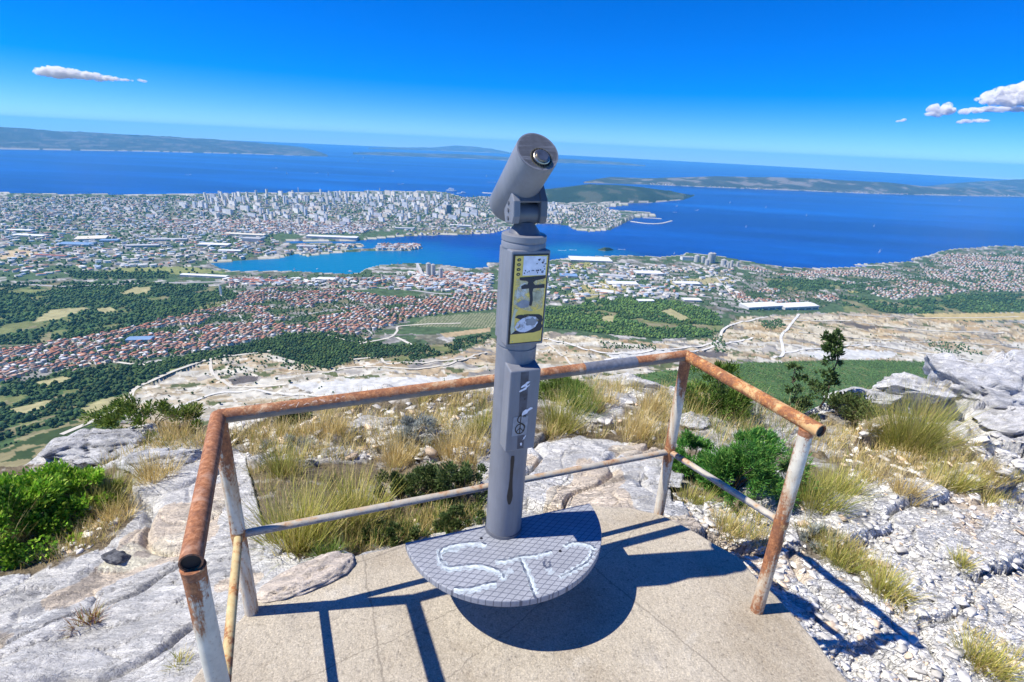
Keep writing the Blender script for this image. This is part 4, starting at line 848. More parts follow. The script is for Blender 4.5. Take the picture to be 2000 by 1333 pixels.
YG = [(0.46, 0.44, 0.09), (0.54, 0.48, 0.13), (0.34, 0.37, 0.07), (0.64, 0.53, 0.22)]
for i, a in enumerate([
    (585, 1062, 820, 0.35, 0.17, 34, YG, 'big yellow green grass clump behind the left end of the front railing'),
    (690, 1010, 600, 0.30, 0.16, 30, YG, 'tall olive grass clump beside the dark shrub, left of the telescope'),
    (770, 905, 425, 0.245, 0.16, 30, STRAW, 'straw coloured grass clump under the silver shrub'),
    (560, 925, 357, 0.255, 0.14, 34, OLIVE, 'olive grass clump next to the white rock slab by the left railing'),
    (900, 890, 442, 0.270, 0.17, 26, STRAW, 'dry straw clump directly left of the telescope column'),
    (930, 850, 357, 0.306, 0.15, 26, OLIVE, 'green clump touching the telescope column'),
    (1090, 845, 600, 0.36, 0.16, 34, OLIVE, 'arching olive grass clump right of the telescope boxes'),
    (1135, 800, 480, 0.34, 0.18, 30, GREEN, 'bright green grass clump below the front rail right of the telescope'),
    (1235, 850, 442, 0.240, 0.18, 24, STRAW, 'golden dry clump left of the right rear post'),
    (1180, 790, 357, 0.225, 0.18, 24, STRAW, 'golden dry clump under the right part of the front rail'),
    (1265, 800, 323, 0.225, 0.17, 24, STRAW, 'pale straw clump close behind the right rear post'),
    (1772, 872, 1500, 0.62, 0.28, 38, OLIVE, 'very large round tussock of green and straw grass on the right'),
    (1590, 985, 765, 0.306, 0.20, 34, OLIVE, 'wide tussock spreading right of the near right post'),
    (1640, 960, 500, 0.28, 0.16, 34, YG, 'yellow green tussock beside the wide tussock'),
    (1720, 1160, 420, 0.16, 0.10, 34, YG, 'short yellow tuft below the scree on the right'),
    (1640, 1105, 360, 0.15, 0.11, 34, OLIVE, 'short olive tuft by the long railing shadow'),
    (1850, 945, 420, 0.26, 0.16, 30, YG, 'yellow tuft among the white stones at the right edge'),
    (1700, 935, 357, 0.225, 0.18, 26, STRAW, 'straw tuft below the large round tussock'),
    (1770, 965, 300, 0.22, 0.10, 26, STRAW, 'small straw tuft on the pale rock'),
    (1915, 1300, 380, 0.14, 0.10, 38, YG, 'small yellow tuft in the lower right corner'),
    (1880, 1110, 220, 0.10, 0.07, 38, YG, 'tiny green tuft on the scree'),
    (200, 985, 420, 0.20, 0.16, 42, OLIVE, 'olive tussock right of the bright green bush on the left'),
    (5, 1075, 200, 0.34, 0.10, 34, STRAW, 'tall dry grass at the left edge of the picture'),
    (300, 935, 360, 0.18, 0.13, 34, STRAW, 'brown dry tuft on the left rock slabs'),
    (340, 855, 420, 0.26, 0.16, 28, STRAW, 'brown dry tuft behind the left railing corner'),
    (430, 880, 272, 0.195, 0.12, 28, STRAW, 'straw tuft seen between the left posts'),
    (640, 850, 323, 0.225, 0.16, 28, STRAW, 'straw tuft on the stony ground below the front rail'),
    (1420, 810, 420, 0.40, 0.20, 34, GREEN, 'arching green grass behind the juniper bush'),
    (1340, 790, 357, 0.270, 0.18, 34, YG, 'yellow green grass right of the right rear post'),
    (1350, 985, 300, 0.14, 0.12, 36, OLIVE, 'low olive tuft at the foot of the right rear post'),
    (168, 1222, 150, 0.07, 0.06, 45, [(0.28, 0.12, 0.05), (0.40, 0.22, 0.08), (0.36, 0.32, 0.08)], 'reddish brown dry weed in the crack of the left slab'),
    (352, 1300, 130, 0.05, 0.05, 45, YG, 'small yellow green weed between the left slab and the platform'),
    (640, 1085, 260, 0.10, 0.06, 40, GREEN, 'fresh green weed at the back edge of the platform'),
    (230, 1010, 240, 0.13, 0.09, 40, STRAW, 'dry brown seed heads at the foot of the left bush'),
    (1800, 800, 340, 0.280, 0.22, 22, STRAW, 'thin straw grass on the skyline rocks'),
]): clump(*a[:8], seed=700 + i)

def meadow():
    rng = np.random.default_rng(77); Vs, Fs, Cs, off = [], [], [], 0
    Z = [([(400, 830), (600, 795), (960, 755), (960, 900), (700, 905), (480, 890)], 420, 24, .16, STRAW), ([(1060, 750), (1200, 745), (1310, 770), (1300, 880), (1130, 850), (1060, 870)], 300, 24, .17, STRAW),
         ([(480, 900), (940, 900), (945, 1020), (800, 1058), (690, 1082), (560, 1100)], 150, 22, .12, OLIVE), ([(560, 1030), (940, 1000), (945, 1022), (700, 1082)], 190, 26, .09, GREEN), ([(1310, 790), (1560, 800), (1560, 880), (1320, 870)], 110, 20, .22, GREEN),
         ([(1560, 830), (1900, 850), (1960, 960), (1820, 950), (1680, 910), (1590, 900)], 260, 22, .14, STRAW), ([(1550, 1030), (1650, 1060), (1780, 1160), (1770, 1210), (1650, 1140)], 150, 22, .10, OLIVE), ([(1320, 985), (1500, 1010), (1500, 1080), (1400, 1050)], 90, 22, .10, OLIVE),
         ([(-40, 1050), (160, 1010), (260, 970), (220, 1060), (60, 1110), (-40, 1120)], 100, 18, .09, STRAW), ([(230, 835), (420, 805), (430, 870), (280, 880)], 100, 18, .15, STRAW), ([(1880, 1230), (1990, 1280), (1990, 1333), (1900, 1330)], 30, 20, .08, YG), ([(1640, 780), (1900, 740), (1960, 760), (1700, 820)], 90, 18, .18, STRAW), ([(1900, 930), (2000, 940), (2000, 1000), (1930, 1000)], 40, 18, .12, YG),
         ([(60, 870), (300, 850), (420, 880), (300, 940)], 40, 16, .12, STRAW)]
    for pol, n, b, h, cols in Z:
        xs = [p[0] for p in pol]; ys = [p[1] for p in pol]; qx = rng.uniform(min(xs), max(xs), n * 4); qy = rng.uniform(min(ys), max(ys), n * 4); k = pip(qx, qy, pol); qx, qy = qx[k][:n], qy[k][:n]
        P = Gp(qx, qy); ok = ~pip(P[:, 0], P[:, 1], PLAT); g = fbm(P[:, 0] * 1.9, P[:, 1] * 1.9, 140, 3); ok &= g > -0.25; P = P[ok]
        mix = cols + (STRAW if cols is not STRAW else OLIVE[:1])
        V, F, C = blades(P, b, h, .05, 30, mix, rng, .0036, .6); Vs.append(V); Fs.append(F + off); Cs.append(C); off += len(V)
    tag(mesh_np('grass', np.concatenate(Vs), np.concatenate(Fs), MAT['grassm'], False, np.concatenate(Cs)), 'thin dry grass growing all over the stony summit', 'grass', kind='stuff')
meadow()

def foliage(n, rad, leaf, cols, rng, ncl=40, spray=True, up_=0.35):
    """leaf triangles round clusters spread through an ellipsoid (base at z=0)"""
    a = rng.normal(size=(ncl, 3)); a /= np.linalg.norm(a, axis=1)[:, None]; a[:, 2] = np.abs(a[:, 2]) * 1.15 - 0.12; rr = rng.uniform(0.5, 1.0, ncl) ** 0.6
    cen = a * rr[:, None] * np.array(rad) * np.array([1, 1, 1.0]); cen[:, 2] += 0.12 * rad[2]
    nl = max(4, ncl // 10); lc = rng.normal(size=(nl, 3)); lc /= np.linalg.norm(lc, axis=1)[:, None]; lc[:, 2] = np.abs(lc[:, 2]) * .9; li = np.argmax(a @ lc.T, 1); ls = rng.uniform(.62, 1.22, nl)
    cen = cen * ls[li][:, None] * (1 + .10 * (a * lc[li]).sum(1))[:, None]; cen[:, 2] = np.maximum(cen[:, 2], .01)
    ci = rng.integers(0, ncl, n); cr = rng.uniform(.10, .30, ncl) * min(rad[0], rad[1])
    off = rng.normal(size=(n, 3)); off /= np.linalg.norm(off, axis=1)[:, None]; off *= (rng.random(n) ** .45)[:, None]
    p = cen[ci] + off * cr[ci][:, None]; p[:, 2] = np.maximum(p[:, 2], 0.005)
    d = off * 0.8 + a[ci] * 0.7 + rng.normal(0, .45, (n, 3)); d[:, 2] += up_; d /= np.linalg.norm(d, axis=1)[:, None]
    s = np.cross(d, rng.normal(size=(n, 3))); s /= np.linalg.norm(s, axis=1)[:, None]
    L = leaf[0] * rng.uniform(.6, 1.4, n); W_ = leaf[1] * rng.uniform(.7, 1.3, n)
    if spray: V = np.stack([p - s * W_[:, None] * .5, p + s * W_[:, None] * .5, p + d * L[:, None]], 1)
    else: V = np.stack([p, p + d * L[:, None] * .45 + s * W_[:, None] * .5, p + d * L[:, None], p + d * L[:, None] * .45 - s * W_[:, None] * .5], 1)
    k = V.shape[1]; F = np.arange(n * k).reshape(n, k); cc = np.asarray(cols)[rng.integers(0, len(cols), n)] * rng.uniform(.75, 1.25, (n, 1)) * (0.75 + .5 * rng.random(ncl))[ci][:, None]
    return V.reshape(-1, 3), F, np.repeat(cc, k, 0), cen
def shrub(name, lab, px, py, rad, n, leaf, cols, seed, spray=True, cat='bush', ncl=40, sink=0.02, stems=7, stemr=.006, up_=.35, grp=None):
    rng = np.random.default_rng(seed); P = Gp(px, py)[0]; P[2] -= sink; R = empty(name, tuple(P)); tag(R, lab, cat, grp)
    V, F, C, cen = foliage(n, rad, leaf, cols, rng, ncl, spray, up_); mesh_np('foliage', V, F, MAT['leaf'], False, C, R)
    m = MB()
    for i in rng.permutation(len(cen))[:stems]:
        c = cen[i]; m.tube([(0, 0, -.03), c * np.array([.3, .3, .5]), c], [stemr, stemr * .7, stemr * .3], 6)
    m.build('stems', MAT['bark'], R, smooth=True); return R
JUN = [(0.08, 0.26, 0.045), (0.13, 0.34, 0.06), (0.05, 0.17, 0.035), (0.22, 0.40, 0.08)]
LIME = [(0.22, 0.44, 0.03), (0.32, 0.54, 0.045), (0.12, 0.28, 0.025), (0.42, 0.56, 0.08)]
DARKG = [(0.075, 0.125, 0.035), (0.11, 0.17, 0.05), (0.05, 0.085, 0.03), (0.17, 0.21, 0.07)]
shrub('juniper_bush', 'bright green juniper bush behind the right mid rail', 1428, 962, (.37, .30, .42), 26000, (.032, .0075), JUN, 1, ncl=95, stems=16)
shrub('juniper_bush', 'lower green juniper branch at the right rear post', 1348, 925, (.20, .16, .22), 11000, (.028, .0085), JUN, 2, ncl=50)
shrub('green_bush', 'bright lime green bush at the left edge', 30, 1040, (.36, .30, .36), 19000, (.026, .013), LIME, 3, ncl=85, spray=False)
shrub('green_bush', 'lime green bush right part of the left edge thicket', 135, 990, (.24, .22, .23), 11000, (.026, .012), LIME, 4, ncl=70, spray=False)
shrub('green_bush', 'low yellow green bush on the skyline behind the left rocks', 300, 838, (.38, .25, .16), 4500, (.035, .012), [(0.13, .20, .03), (.18, .24, .05)], 5, spray=False)
shrub('dark_shrub', 'dark green shrub below the front rail left of the column', 820, 968, (.22, .18, .21), 8000, (.020, .009), DARKG, 6, spray=False)
shrub('dark_shrub', 'dark green shrub touching the column base behind the plate', 905, 985, (.19, .16, .22), 7000, (.020, .009), DARKG, 7, spray=False)
shrub('dark_shrub', 'low dark green mat along the platform edge left of the plate', 765, 1052, (.26, .09, .09), 5500, (.018, .008), DARKG, 8, spray=False)
shrub('dark_shrub', 'low green mat at the back edge of the platform by the column', 890, 1030, (.17, .09, .09), 4200, (.018, .008), DARKG, 9, spray=False)
shrub('silver_shrub', 'small silver white shrub on the stones below the front rail', 808, 862, (.16, .14, .19), 3600, (.030, .006), SILVER, 10, ncl=30)
shrub('silver_shrub', 'low grey green silver plant beside the left posts', 560, 880, (.18, .14, .08), 2200, (.028, .006), SILVER, 11, ncl=20)
shrub('silver_shrub', 'grey green rosette by the railing shadow on the right', 1600, 1062, (.10, .08, .07), 1500, (.026, .008), SILVER, 12, ncl=14)
shrub('green_bush', 'fresh green grassy bush behind the front rail right of the boxes', 1100, 775, (.36, .24, .24), 4500, (.05, .008), [(.13, .22, .03), (.18, .26, .05), (.09, .16, .02)], 13)
shrub('green_bush', 'leafy green bush behind the juniper under the right rail', 1400, 800, (.55, .35, .30), 7000, (.05, .012), [(.10, .19, .03), (.15, .24, .04), (.07, .13, .02)], 14, spray=False)
shrub('green_bush', 'dark green bush behind the orange rail end', 1640, 815, (.40, .30, .22), 5000, (.04, .014), DARKG, 15, spray=False)
shrub('green_bush', 'small yellow green bush on the right skyline', 1720, 756, (.45, .3, .2), 3000, (.05, .014), [(.10, .16, .03), (.14, .19, .04)], 16, spray=False)
shrub('green_bush', 'small green shrub under the front rail near the left corner', 570, 822, (.16, .14, .13), 2200, (.03, .012), DARKG, 17, spray=False)
def young_tree(px, py, h, lab, seed, clumps):
    rng = np.random.default_rng(seed); P = Gp(px, py)[0]; R = empty('young_tree', tuple(P)); tag(R, lab, 'tree')
    m = MB(); pts = [np.array([0.03 * math.sin(t * 4) + .02 * rng.normal(), .02 * rng.normal(), h * t]) for t in np.linspace(0, 1, 7)]; pts[0][2] = -.06
    m.tube(pts, list(np.linspace(.011, .003, 7) * h / .8), 7)
    Vs, Fs, Cs, off = [], [], [], 0
    for t, rx, n in clumps:
        q = rng.uniform(0, 6.28); c = np.array([math.cos(q) * rx * .7, math.sin(q) * rx * .6, h * t]); st = np.array(pts[min(6, int(t * 6))]); m.tube([st, (st + c) / 2 + [0, 0, .02], c], [.005, .004, .002], 5)
        V, F, C, _ = foliage(n, (rx, rx * .9, rx * .9), (.045, .022), DARKG[:3] + [(.06, .12, .03)], rng, 14, False, .2); V = V + c - [0, 0, rx * .4]; Vs.append(V); Fs.append(F + off); Cs.append(C); off += len(V)
    m.build('trunk', MAT['bark'], R, smooth=True); mesh_np('crown', np.concatenate(Vs), np.concatenate(Fs), MAT['leaf'], False, np.concatenate(Cs), R)
young_tree(1598, 806, .86, 'slender young tree with a leafy top above the orange rail', 31, [(.95, .085, 420), (.86, .10, 460), (.76, .07, 160), (.62, .07, 140), (.5, .08, 170), (.36, .08, 150), (.2, .14, 260)])
young_tree(1535, 808, .55, 'smaller sapling left of the slender young tree', 32, [(.95, .05, 90), (.75, .06, 110), (.5, .07, 110), (.25, .10, 160)])

# ------------------------------------------------------------------ loose rocks and stone chips
def rock(px, py, size, lab, seed, sink=.35, rot=0., name='rock', tint=(0.68, .68, .675), lift=0.0):
    V, F = ico(5 if max(size) > .25 else 4); rng = np.random.default_rng(seed); o3 = rng.uniform(0, 40, 3)
    n = fbm(V[:, 0] * 1.4 + o3[0], V[:, 1] * 1.4 + V[:, 2] * 1.9 + o3[1], seed, 4)
    W_ = V.copy()                                   # cut by random planes for flat broken faces
    for _ in range(16 if lift < 1 else 0):
        nn = rng.normal(size=3); nn[2] *= 1.2; nn /= np.linalg.norm(nn); d = W_ @ nn; t = rng.uniform(.42, .78); W_ = W_ - np.maximum(d - t, 0)[:, None] * nn * .97
    W_ = W_ * (1 + .13 * n)[:, None] * np.array(size); wx = .05 * fbm(W_[:, 0] * 5, W_[:, 1] * 5, seed + 5, 3)
    L_ = max(size); g1, g2, gid, _, gy = worley((W_[:, 0] + wx) / (L_ * .42) + o3[0], (W_[:, 1] * 1.6 + W_[:, 2] * 1.3 + wx) / (L_ * .30), seed + 2)
    W_ += V * (L_ * .09 * (gid - .5) - L_ * .07 * (1 - sstep(0, .10, g2 - g1)))[:, None]
    f = fbm(W_[:, 0] * 9, W_[:, 1] * 9 + W_[:, 2] * 26, seed + 3, 4); W_ += (V * min(.03, .05 * L_) * f[:, None])
    P = Gp(px, py)[0] if lift < 1 else U(px, py); lift = 0 if lift >= 1 else lift; ca, sa = math.cos(rot), math.sin(rot); W_ = np.stack([W_[:, 0] * ca - W_[:, 1] * sa, W_[:, 0] * sa + W_[:, 1] * ca, W_[:, 2]], -1)
    c = np.array([tint]) * (1 + .2 * n)[:, None]; c = np.where((f > .25)[:, None], c * .75, c)
    o = mesh_np(name, W_, F, MAT['rock'], True, c, loc=(P[0], P[1], P[2] + size[2] * (1 - 2 * sink) * .5 + lift)); tag(o, lab, 'rock'); return o
rock(602, 1128, (.21, .095, .030), 'pinkish white stone set into the platform corner', 1, .36, .62, tint=(0.80, .70, .60), lift=2)
rock(160, 872, (.42, .25, .13), 'broad white slab on the left skyline', 2, .4, .2)
rock(270, 868, (.30, .2, .12), 'second white slab right of the skyline slab', 3, .4, .1)
rock(330, 905, (.30, .18, .09), 'pale slab with a brown tuft on the left', 4, .4, .1)
rock(1225, 752, (.50, .3, .14), 'pale rock under the right end of the front rail', 5, .4, -.2)
rock(1500, 870, (.24, .16, .10), 'white rock behind the juniper bush', 6, .4, 0)
rock(1350, 838, (.25, .16, .09), 'white rock right of the right rear post', 7, .4, .3)
rock(1685, 788, (.55, .35, .20), 'rugged pale rock beside the dark bush on the right', 8, .4, .1)
rock(1790, 765, (.55, .35, .18), 'flat pale rock on the right skyline', 9, .4, 0)
rock(1905, 770, (1.0, .55, .34), 'large grey outcrop with dark cracks at the right edge', 10, .35, -.3, tint=(.60, .605, .62))
rock(1990, 745, (1.1, .6, .40), 'highest grey outcrop on the right edge', 11, .35, -.2, tint=(.60, .605, .62))
rock(1985, 830, (.55, .35, .22), 'grey broken rock below the right outcrops', 12, .4, .3, tint=(.62, .62, .63))
rock(740, 830, (.20, .12, .07), 'white stone among dry grass below the front rail', 13, .4, .2)
rock(860, 850, (.22, .12, .07), 'flat white stone right of the silver shrub', 14, .4, -.1)
rock(650, 885, (.16, .10, .06), 'white stone behind the left grass clump', 15, .4, .4)
rock(535, 1085, (.07, .06, .06), 'small broken grey stone at the foot of the left rear post', 16, .35, .4)
rock(560, 1070, (.06, .05, .05), 'small white stone beside the broken grey one', 17, .35, .1)
rock(1290, 935, (.20, .12, .06), 'flat pale rock left of the right rear post foot', 18, .42, -.3)
rock(230, 1092, (.08, .06, .05), 'dark topped stone on the left slabs', 19, .4, .2, tint=(.25, .26, .28))
def chips():
    rng = np.random.default_rng(5); Vs, Fs, Cs, off = [], [], [], 0; V0 = np.array([(a, b, c) for c in (-1., 1.) for a, b in ((-1, -1), (1, -1), (1, 1), (-1, 1), (0, 1.5))]); F0 = np.array([(0, 1, 2), (0, 2, 4), (0, 4, 3), (5, 7, 6), (5, 9, 7), (5, 8, 9), (0, 5, 6), (0, 6, 1), (1, 6, 7), (1, 7, 2), (2, 7, 9), (2, 9, 4), (4, 9, 8), (4, 8, 3), (3, 8, 5), (3, 5, 0)])
    for pol, n, s0, s1 in [([(1560, 1333), (1530, 1180), (1500, 1020), (1640, 930), (1800, 940), (2000, 900), (2000, 1333)], 1300, .006, .030), ([(1600, 1333), (1640, 1200), (1800, 980), (2000, 930), (2000, 1333)], 2200, .003, .012), ([(400, 840), (950, 770), (950, 900), (480, 900)], 420, .012, .05), ([(1080, 770), (1300, 780), (1300, 860), (1080, 850)], 120, .012, .05), ([(1300, 960), (1560, 1010), (1520, 1140), (1400, 1070)], 260, .008, .03), ([(60, 1000), (240, 990), (220, 1060), (60, 1110)], 90, .008, .03), ([(1650, 830), (1990, 860), (1990, 950), (1650, 930)], 330, .012, .05), ([(540, 1050), (900, 1010), (900, 1040), (560, 1100)], 60, .008, .02)]:
        xs = [p[0] for p in pol]; ys = [p[1] for p in pol]; qx = rng.uniform(min(xs), max(xs), n * 3); qy = rng.uniform(min(ys), max(ys), n * 3); k = pip(qx, qy, pol); P = Gp(qx[k][:n], qy[k][:n]); P = P[~pip(P[:, 0], P[:, 1], PLAT)]
        m = len(P); s_ = s0 + (s1 - s0) * rng.random(m) ** 2.2; sz = np.stack([s_ * rng.uniform(.7, 1.5, m), s_ * rng.uniform(.5, 1, m), s_ * rng.uniform(.14, .38, m)], -1)
        V = V0[None] * rng.uniform(.45, 1.15, (m, len(V0), 3)) * np.where(V0[None, :, 2:] > 0, .8, 1.0) * sz[:, None]; q = rng.normal(-.5, .55, m); c_, d_ = np.cos(q)[:, None], np.sin(q)[:, None]; ti = rng.normal(0, .3, m)[:, None]
        x = V[:, :, 0] * c_ - V[:, :, 1] * d_; y = V[:, :, 0] * d_ + V[:, :, 1] * c_; z = V[:, :, 2] + x * ti + sz[:, 2][:, None] * .35
        W_ = np.stack([x, y, z], -1) + P[:, None]; F = F0[None] + (np.arange(m) * len(V0))[:, None, None] + off; col = np.array([0.74, .715, .67]) * rng.uniform(.6, 1.15, (m, 1)); col = np.where(rng.random((m, 1)) < .12, col * np.array([[1., .82, .65]]), col)
        Vs.append(W_.reshape(-1, 3)); Fs.append(F.reshape(-1, 3)); Cs.append(np.repeat(col, len(V0), 0)); off += m * len(V0)
    tag(mesh_np('stone_chips', np.concatenate(Vs), np.concatenate(Fs), MAT['stone'], False, np.concatenate(Cs)), 'sharp white limestone chips scattered over the ground', 'stones', kind='stuff')
chips()

# ------------------------------------------------------------------ sampling over photograph outlines, on the terrain
def sample_poly(poly, sp, jit=0.35, seed=0, keep=1.0):
    rng = np.random.default_rng(seed + 100)
    W = []
    for (px, py) in poly:
        W.append(Tp(min(max(px, -100), 2100), py)[:2])
    W = np.array(W); x0, y0 = W.min(0) - 30; x1, y1 = W.max(0) + 30
    gx, gy = np.meshgrid(np.arange(x0, x1, sp), np.arange(y0, y1, sp)); gx = gx.ravel(); gy = gy.ravel()
    gx = gx + rng.uniform(-jit, jit, gx.shape) * sp; gy = gy + rng.uniform(-jit, jit, gy.shape) * sp
    z = Tz(gx, gy); p = proj(np.stack([gx, gy, z], -1))
    m = pip(p[:, 0], p[:, 1], poly) & (p[:, 0] > -40) & (p[:, 0] < 2040) & (rng.random(len(gx)) < keep)
    sp_ = proj(np.stack([gx, gy, SEA - drop(np.hypot(gx, gy))], -1)); m &= pip(sp_[:, 0], sp_[:, 1], LAND)
    return np.stack([gx, gy, z], -1)[m], p[m]

def crowns(P, r, h, cols, seed=0, sub=1):
    """one crown per point: a lumpy low mesh; returns V, F, colours"""
    rng = np.random.default_rng(seed); V0, F0 = ico(sub); n, m = len(P), len(V0)
    j = 1 + rng.uniform(-0.38, 0.3, (n, m, 1)); V = V0[None] * j
    V = V * np.stack([r, r, h], -1)[:, None, :]; V[:, :, 2] += h[:, None] * 0.7
    V = V + P[:, None, :]
    c = np.repeat(cols[:, None, :], m, 1) * rng.uniform(0.75, 1.25, (n, m, 1))
    F = F0[None] + (np.arange(n) * m)[:, None, None]
    return V.reshape(-1, 3), F.reshape(-1, 3), c.reshape(-1, 3)

def build_forests():
    spec = {'big': (11.5, 4.6, 'dark green woodland on the left plain with small clearings'),
            'low': (8.5, 3.8, 'dark green wooded slope in the lower left corner of the valley'),
            'mid': (7.0, 3.2, 'dark pine wood between the town houses and the quarry'),
            'hill': (8.5, 3.9, 'dense green pine hill right of the telescope'),
            'plain': (13, 5.0, 'green tree belt behind the quarry on the right'),
            'east': (14, 4.5, 'green orchards by the right shore'), 'coast': (14, 5.0, 'tree belt beside the yellow field on the left')}
    for i, (nm, (sp, r, lab)) in enumerate(spec.items()):
        P, px = sample_poly(FORESTS[nm], sp, 0.5, 20 + i, 0.92 if nm in ('mid', 'hill', 'low') else 0.8)
        bad = np.zeros(len(P), bool)
        for c in CLEAR: bad |= pip(px[:, 0], px[:, 1], c)
        P = P[~bad]; rng = np.random.default_rng(i)
        g = fbm(P[:, 0] / 90, P[:, 1] / 90, 61, 3)
        g = g + 0.25 * fbm(P[:, 0] / 25, P[:, 1] / 25, 63, 3); kp = g > (-0.30 if nm not in ('mid', 'hill') else -0.45); P = P[kp]; g = g[kp]
        n = len(P); rr = rng.uniform(0.6, 1.3, n) * r
        base = np.where((g > 0.1)[:, None], np.array([[0.070, 0.125, 0.042]]), np.array([[0.042, 0.085, 0.038]]))
        if nm == 'hill': base = np.where((g > 0.02)[:, None], np.array([[0.095, 0.165, 0.045]]), np.array([[0.058, 0.115, 0.036]]))
        if nm in ('low', 'mid'): base = base * 0.8
        base = base * rng.uniform(0.5, 1.5, (n, 1)) * np.array([[1, 1, 1]]) + np.array([[.03, .02, 0]]) * (rng.random((n, 1)) < .15); rr = rr * np.where(rng.random(n) < .2, 1.35, 1) * np.where(rng.random(n) < .25, .6, 1)
        V, F, c = crowns(P, rr, rr * rng.uniform(0.7, 1.25, n), base, i, 1)
        o = mesh_np('woodland', V, F, MAT['crown'], False, c); tag(o, lab, 'woodland', kind='stuff')
    # scrub on the shoulder below the summit
    P, px = sample_poly(SCRUB, 5.0, 0.5, 77, 0.75); rng = np.random.default_rng(3)
    g = fbm(P[:, 0] / 40, P[:, 1] / 40, 62, 3); P = P[g > -0.3]; n = len(P); rr = rng.uniform(0.9, 2.3, n)
    V, F, c = crowns(P, rr, rr * 0.75, np.array([[0.085, 0.15, 0.042]]) * rng.uniform(0.55, 1.5, (n, 1)), 8, 1)
    tag(mesh_np('scrub', V, F, MAT['crown'], False, c), 'green scrub covering the shoulder of the slope below the right railing', 'scrub', kind='stuff')
    # scattered garden trees among the houses and lots
    Vs, Fs, Cs, off = [], [], [], 0
    for i, (pol, sp, keep, r) in enumerate([(TOWNS['solin'], 12.5, 0.62, 3.4), (TOWNS['kastela'], 26, 0.5, 4.5), (TOWNS['hamlet'], 18, .5, 3.5), ([(0, 445), (540, 440), (540, 500), (400, 512), (420, 535), (0, 560)], 34, 0.42, 6.0), ([(440, 540), (950, 530), (950, 575), (560, 560), (440, 575)], 22, 0.5, 4.0), ([(1060, 515), (1640, 535), (1640, 600), (1430, 615), (1330, 588), (1060, 600)], 24, 0.42, 4.2), ([(0, 384), (960, 384), (960, 445), (0, 450)], 48, 0.5, 7.5), ([(1060, 402), (1180, 404), (1200, 445), (1060, 435)], 45, .7, 7.0), ([(180, 660), (330, 640), (480, 690), (300, 712), (240, 720)], 13, .4, 3.5), ([(1650, 545), (2060, 540), (2060, 580), (1640, 580)], 20, .5, 4.5), (QUARRY, 30, 0.14, 2.2), ([(400, 702), (520, 690), (565, 706), (490, 735), (420, 735)], 9, .45, 2.4), ([(1170, 668), (1280, 676), (1280, 684), (1180, 682)], 9, .6, 2.8), ([(1385, 662), (1412, 656), (1420, 688), (1395, 690)], 8, .7, 2.8), ([(1480, 628), (1525, 624), (1535, 638), (1495, 644)], 8, .85, 3.4), ([(1800, 664), (1880, 672), (1930, 695), (1830, 690)], 11, .5, 3), ([(560, 702), (640, 722), (610, 728), (540, 716)], 8, .7, 2.6), ([(760, 708), (830, 702), (840, 710), (770, 716)], 8, .6, 2.4)]):
        P, px = sample_poly(pol, sp, 0.5, 200 + i, keep); n = len(P); rng = np.random.default_rng(40 + i)
        rr = rng.uniform(0.6, 1.25, n) * r
        V, F, c = crowns(P, rr, rr * rng.uniform(0.8, 1.3, n), np.array([[0.062, 0.11, 0.042]]) * rng.uniform(0.6, 1.5, (n, 1)), 60 + i, 1)
        Vs.append(V); Fs.append(F + off); Cs.append(c); off += len(V)
    tag(mesh_np('garden_trees', np.concatenate(Vs), np.concatenate(Fs), MAT['crown'], False, np.concatenate(Cs)), 'scattered green trees among the far houses and roads', 'trees', kind='stuff')
build_forests()
def lone_trees():
    rnd = random.Random(12); protos = []
    for k in range(4):
        V, F, c = crowns(np.array([[rnd.uniform(-.8, .8), rnd.uniform(-.8, .8), 1.2 + .5 * j] for j in range(4)]), np.array([2.6, 2.2, 2.4, 1.8]), np.array([2.4, 2.6, 2.2, 2.0]), np.array([[.045, .075, .028]] * 4), k, 1)
        o = mesh_np('tree', V, F, MAT['crown'], False, c); o.name = 'tree'; m = MB(); m.tube([(0, 0, -1), (0, 0, 2.5)], [.35, .25], 7); t = m.build('trunk', MAT['bark'], o); protos.append((o, t))
    spots = [(432, 738), (446, 730), (470, 722), (458, 744), (402, 733), (415, 748), (500, 750), (540, 742), (566, 748), (360, 762), (376, 771), (398, 778), (350, 786), (384, 792), (330, 775), (430, 790), (318, 800), (600, 742), (1106, 690), (1130, 700), (1100, 672), (1072, 690), (1150, 694), (1210, 676), (1232, 679), (1260, 681), (1455, 650), (1470, 655), (1580, 652), (1610, 660), (1700, 655), (1760, 668), (1480, 690), (930, 668), (945, 672), (905, 673)]
    for i, (px, py) in enumerate(spots):
        o, t = protos[i % 4]
        if i >= 4: b = t; o = o.copy(); COL.objects.link(o); t = b.copy(); COL.objects.link(t); t.parent = o
        s_ = rnd.uniform(.6, 1.15); o.location = Tp(px, py); o.rotation_euler = (0, 0, rnd.uniform(0, 6)); o.scale = (s_, s_, s_)
        side = 'in the quarry on the left' if px < 560 else 'in the middle of the quarry' if px < 1000 else 'on the quarry bench below the pine hill' if px < 1300 else 'in the right quarry'
        tag(o, 'lone dark green tree standing ' + side, 'tree', 'lone trees ' + side)
lone_trees()

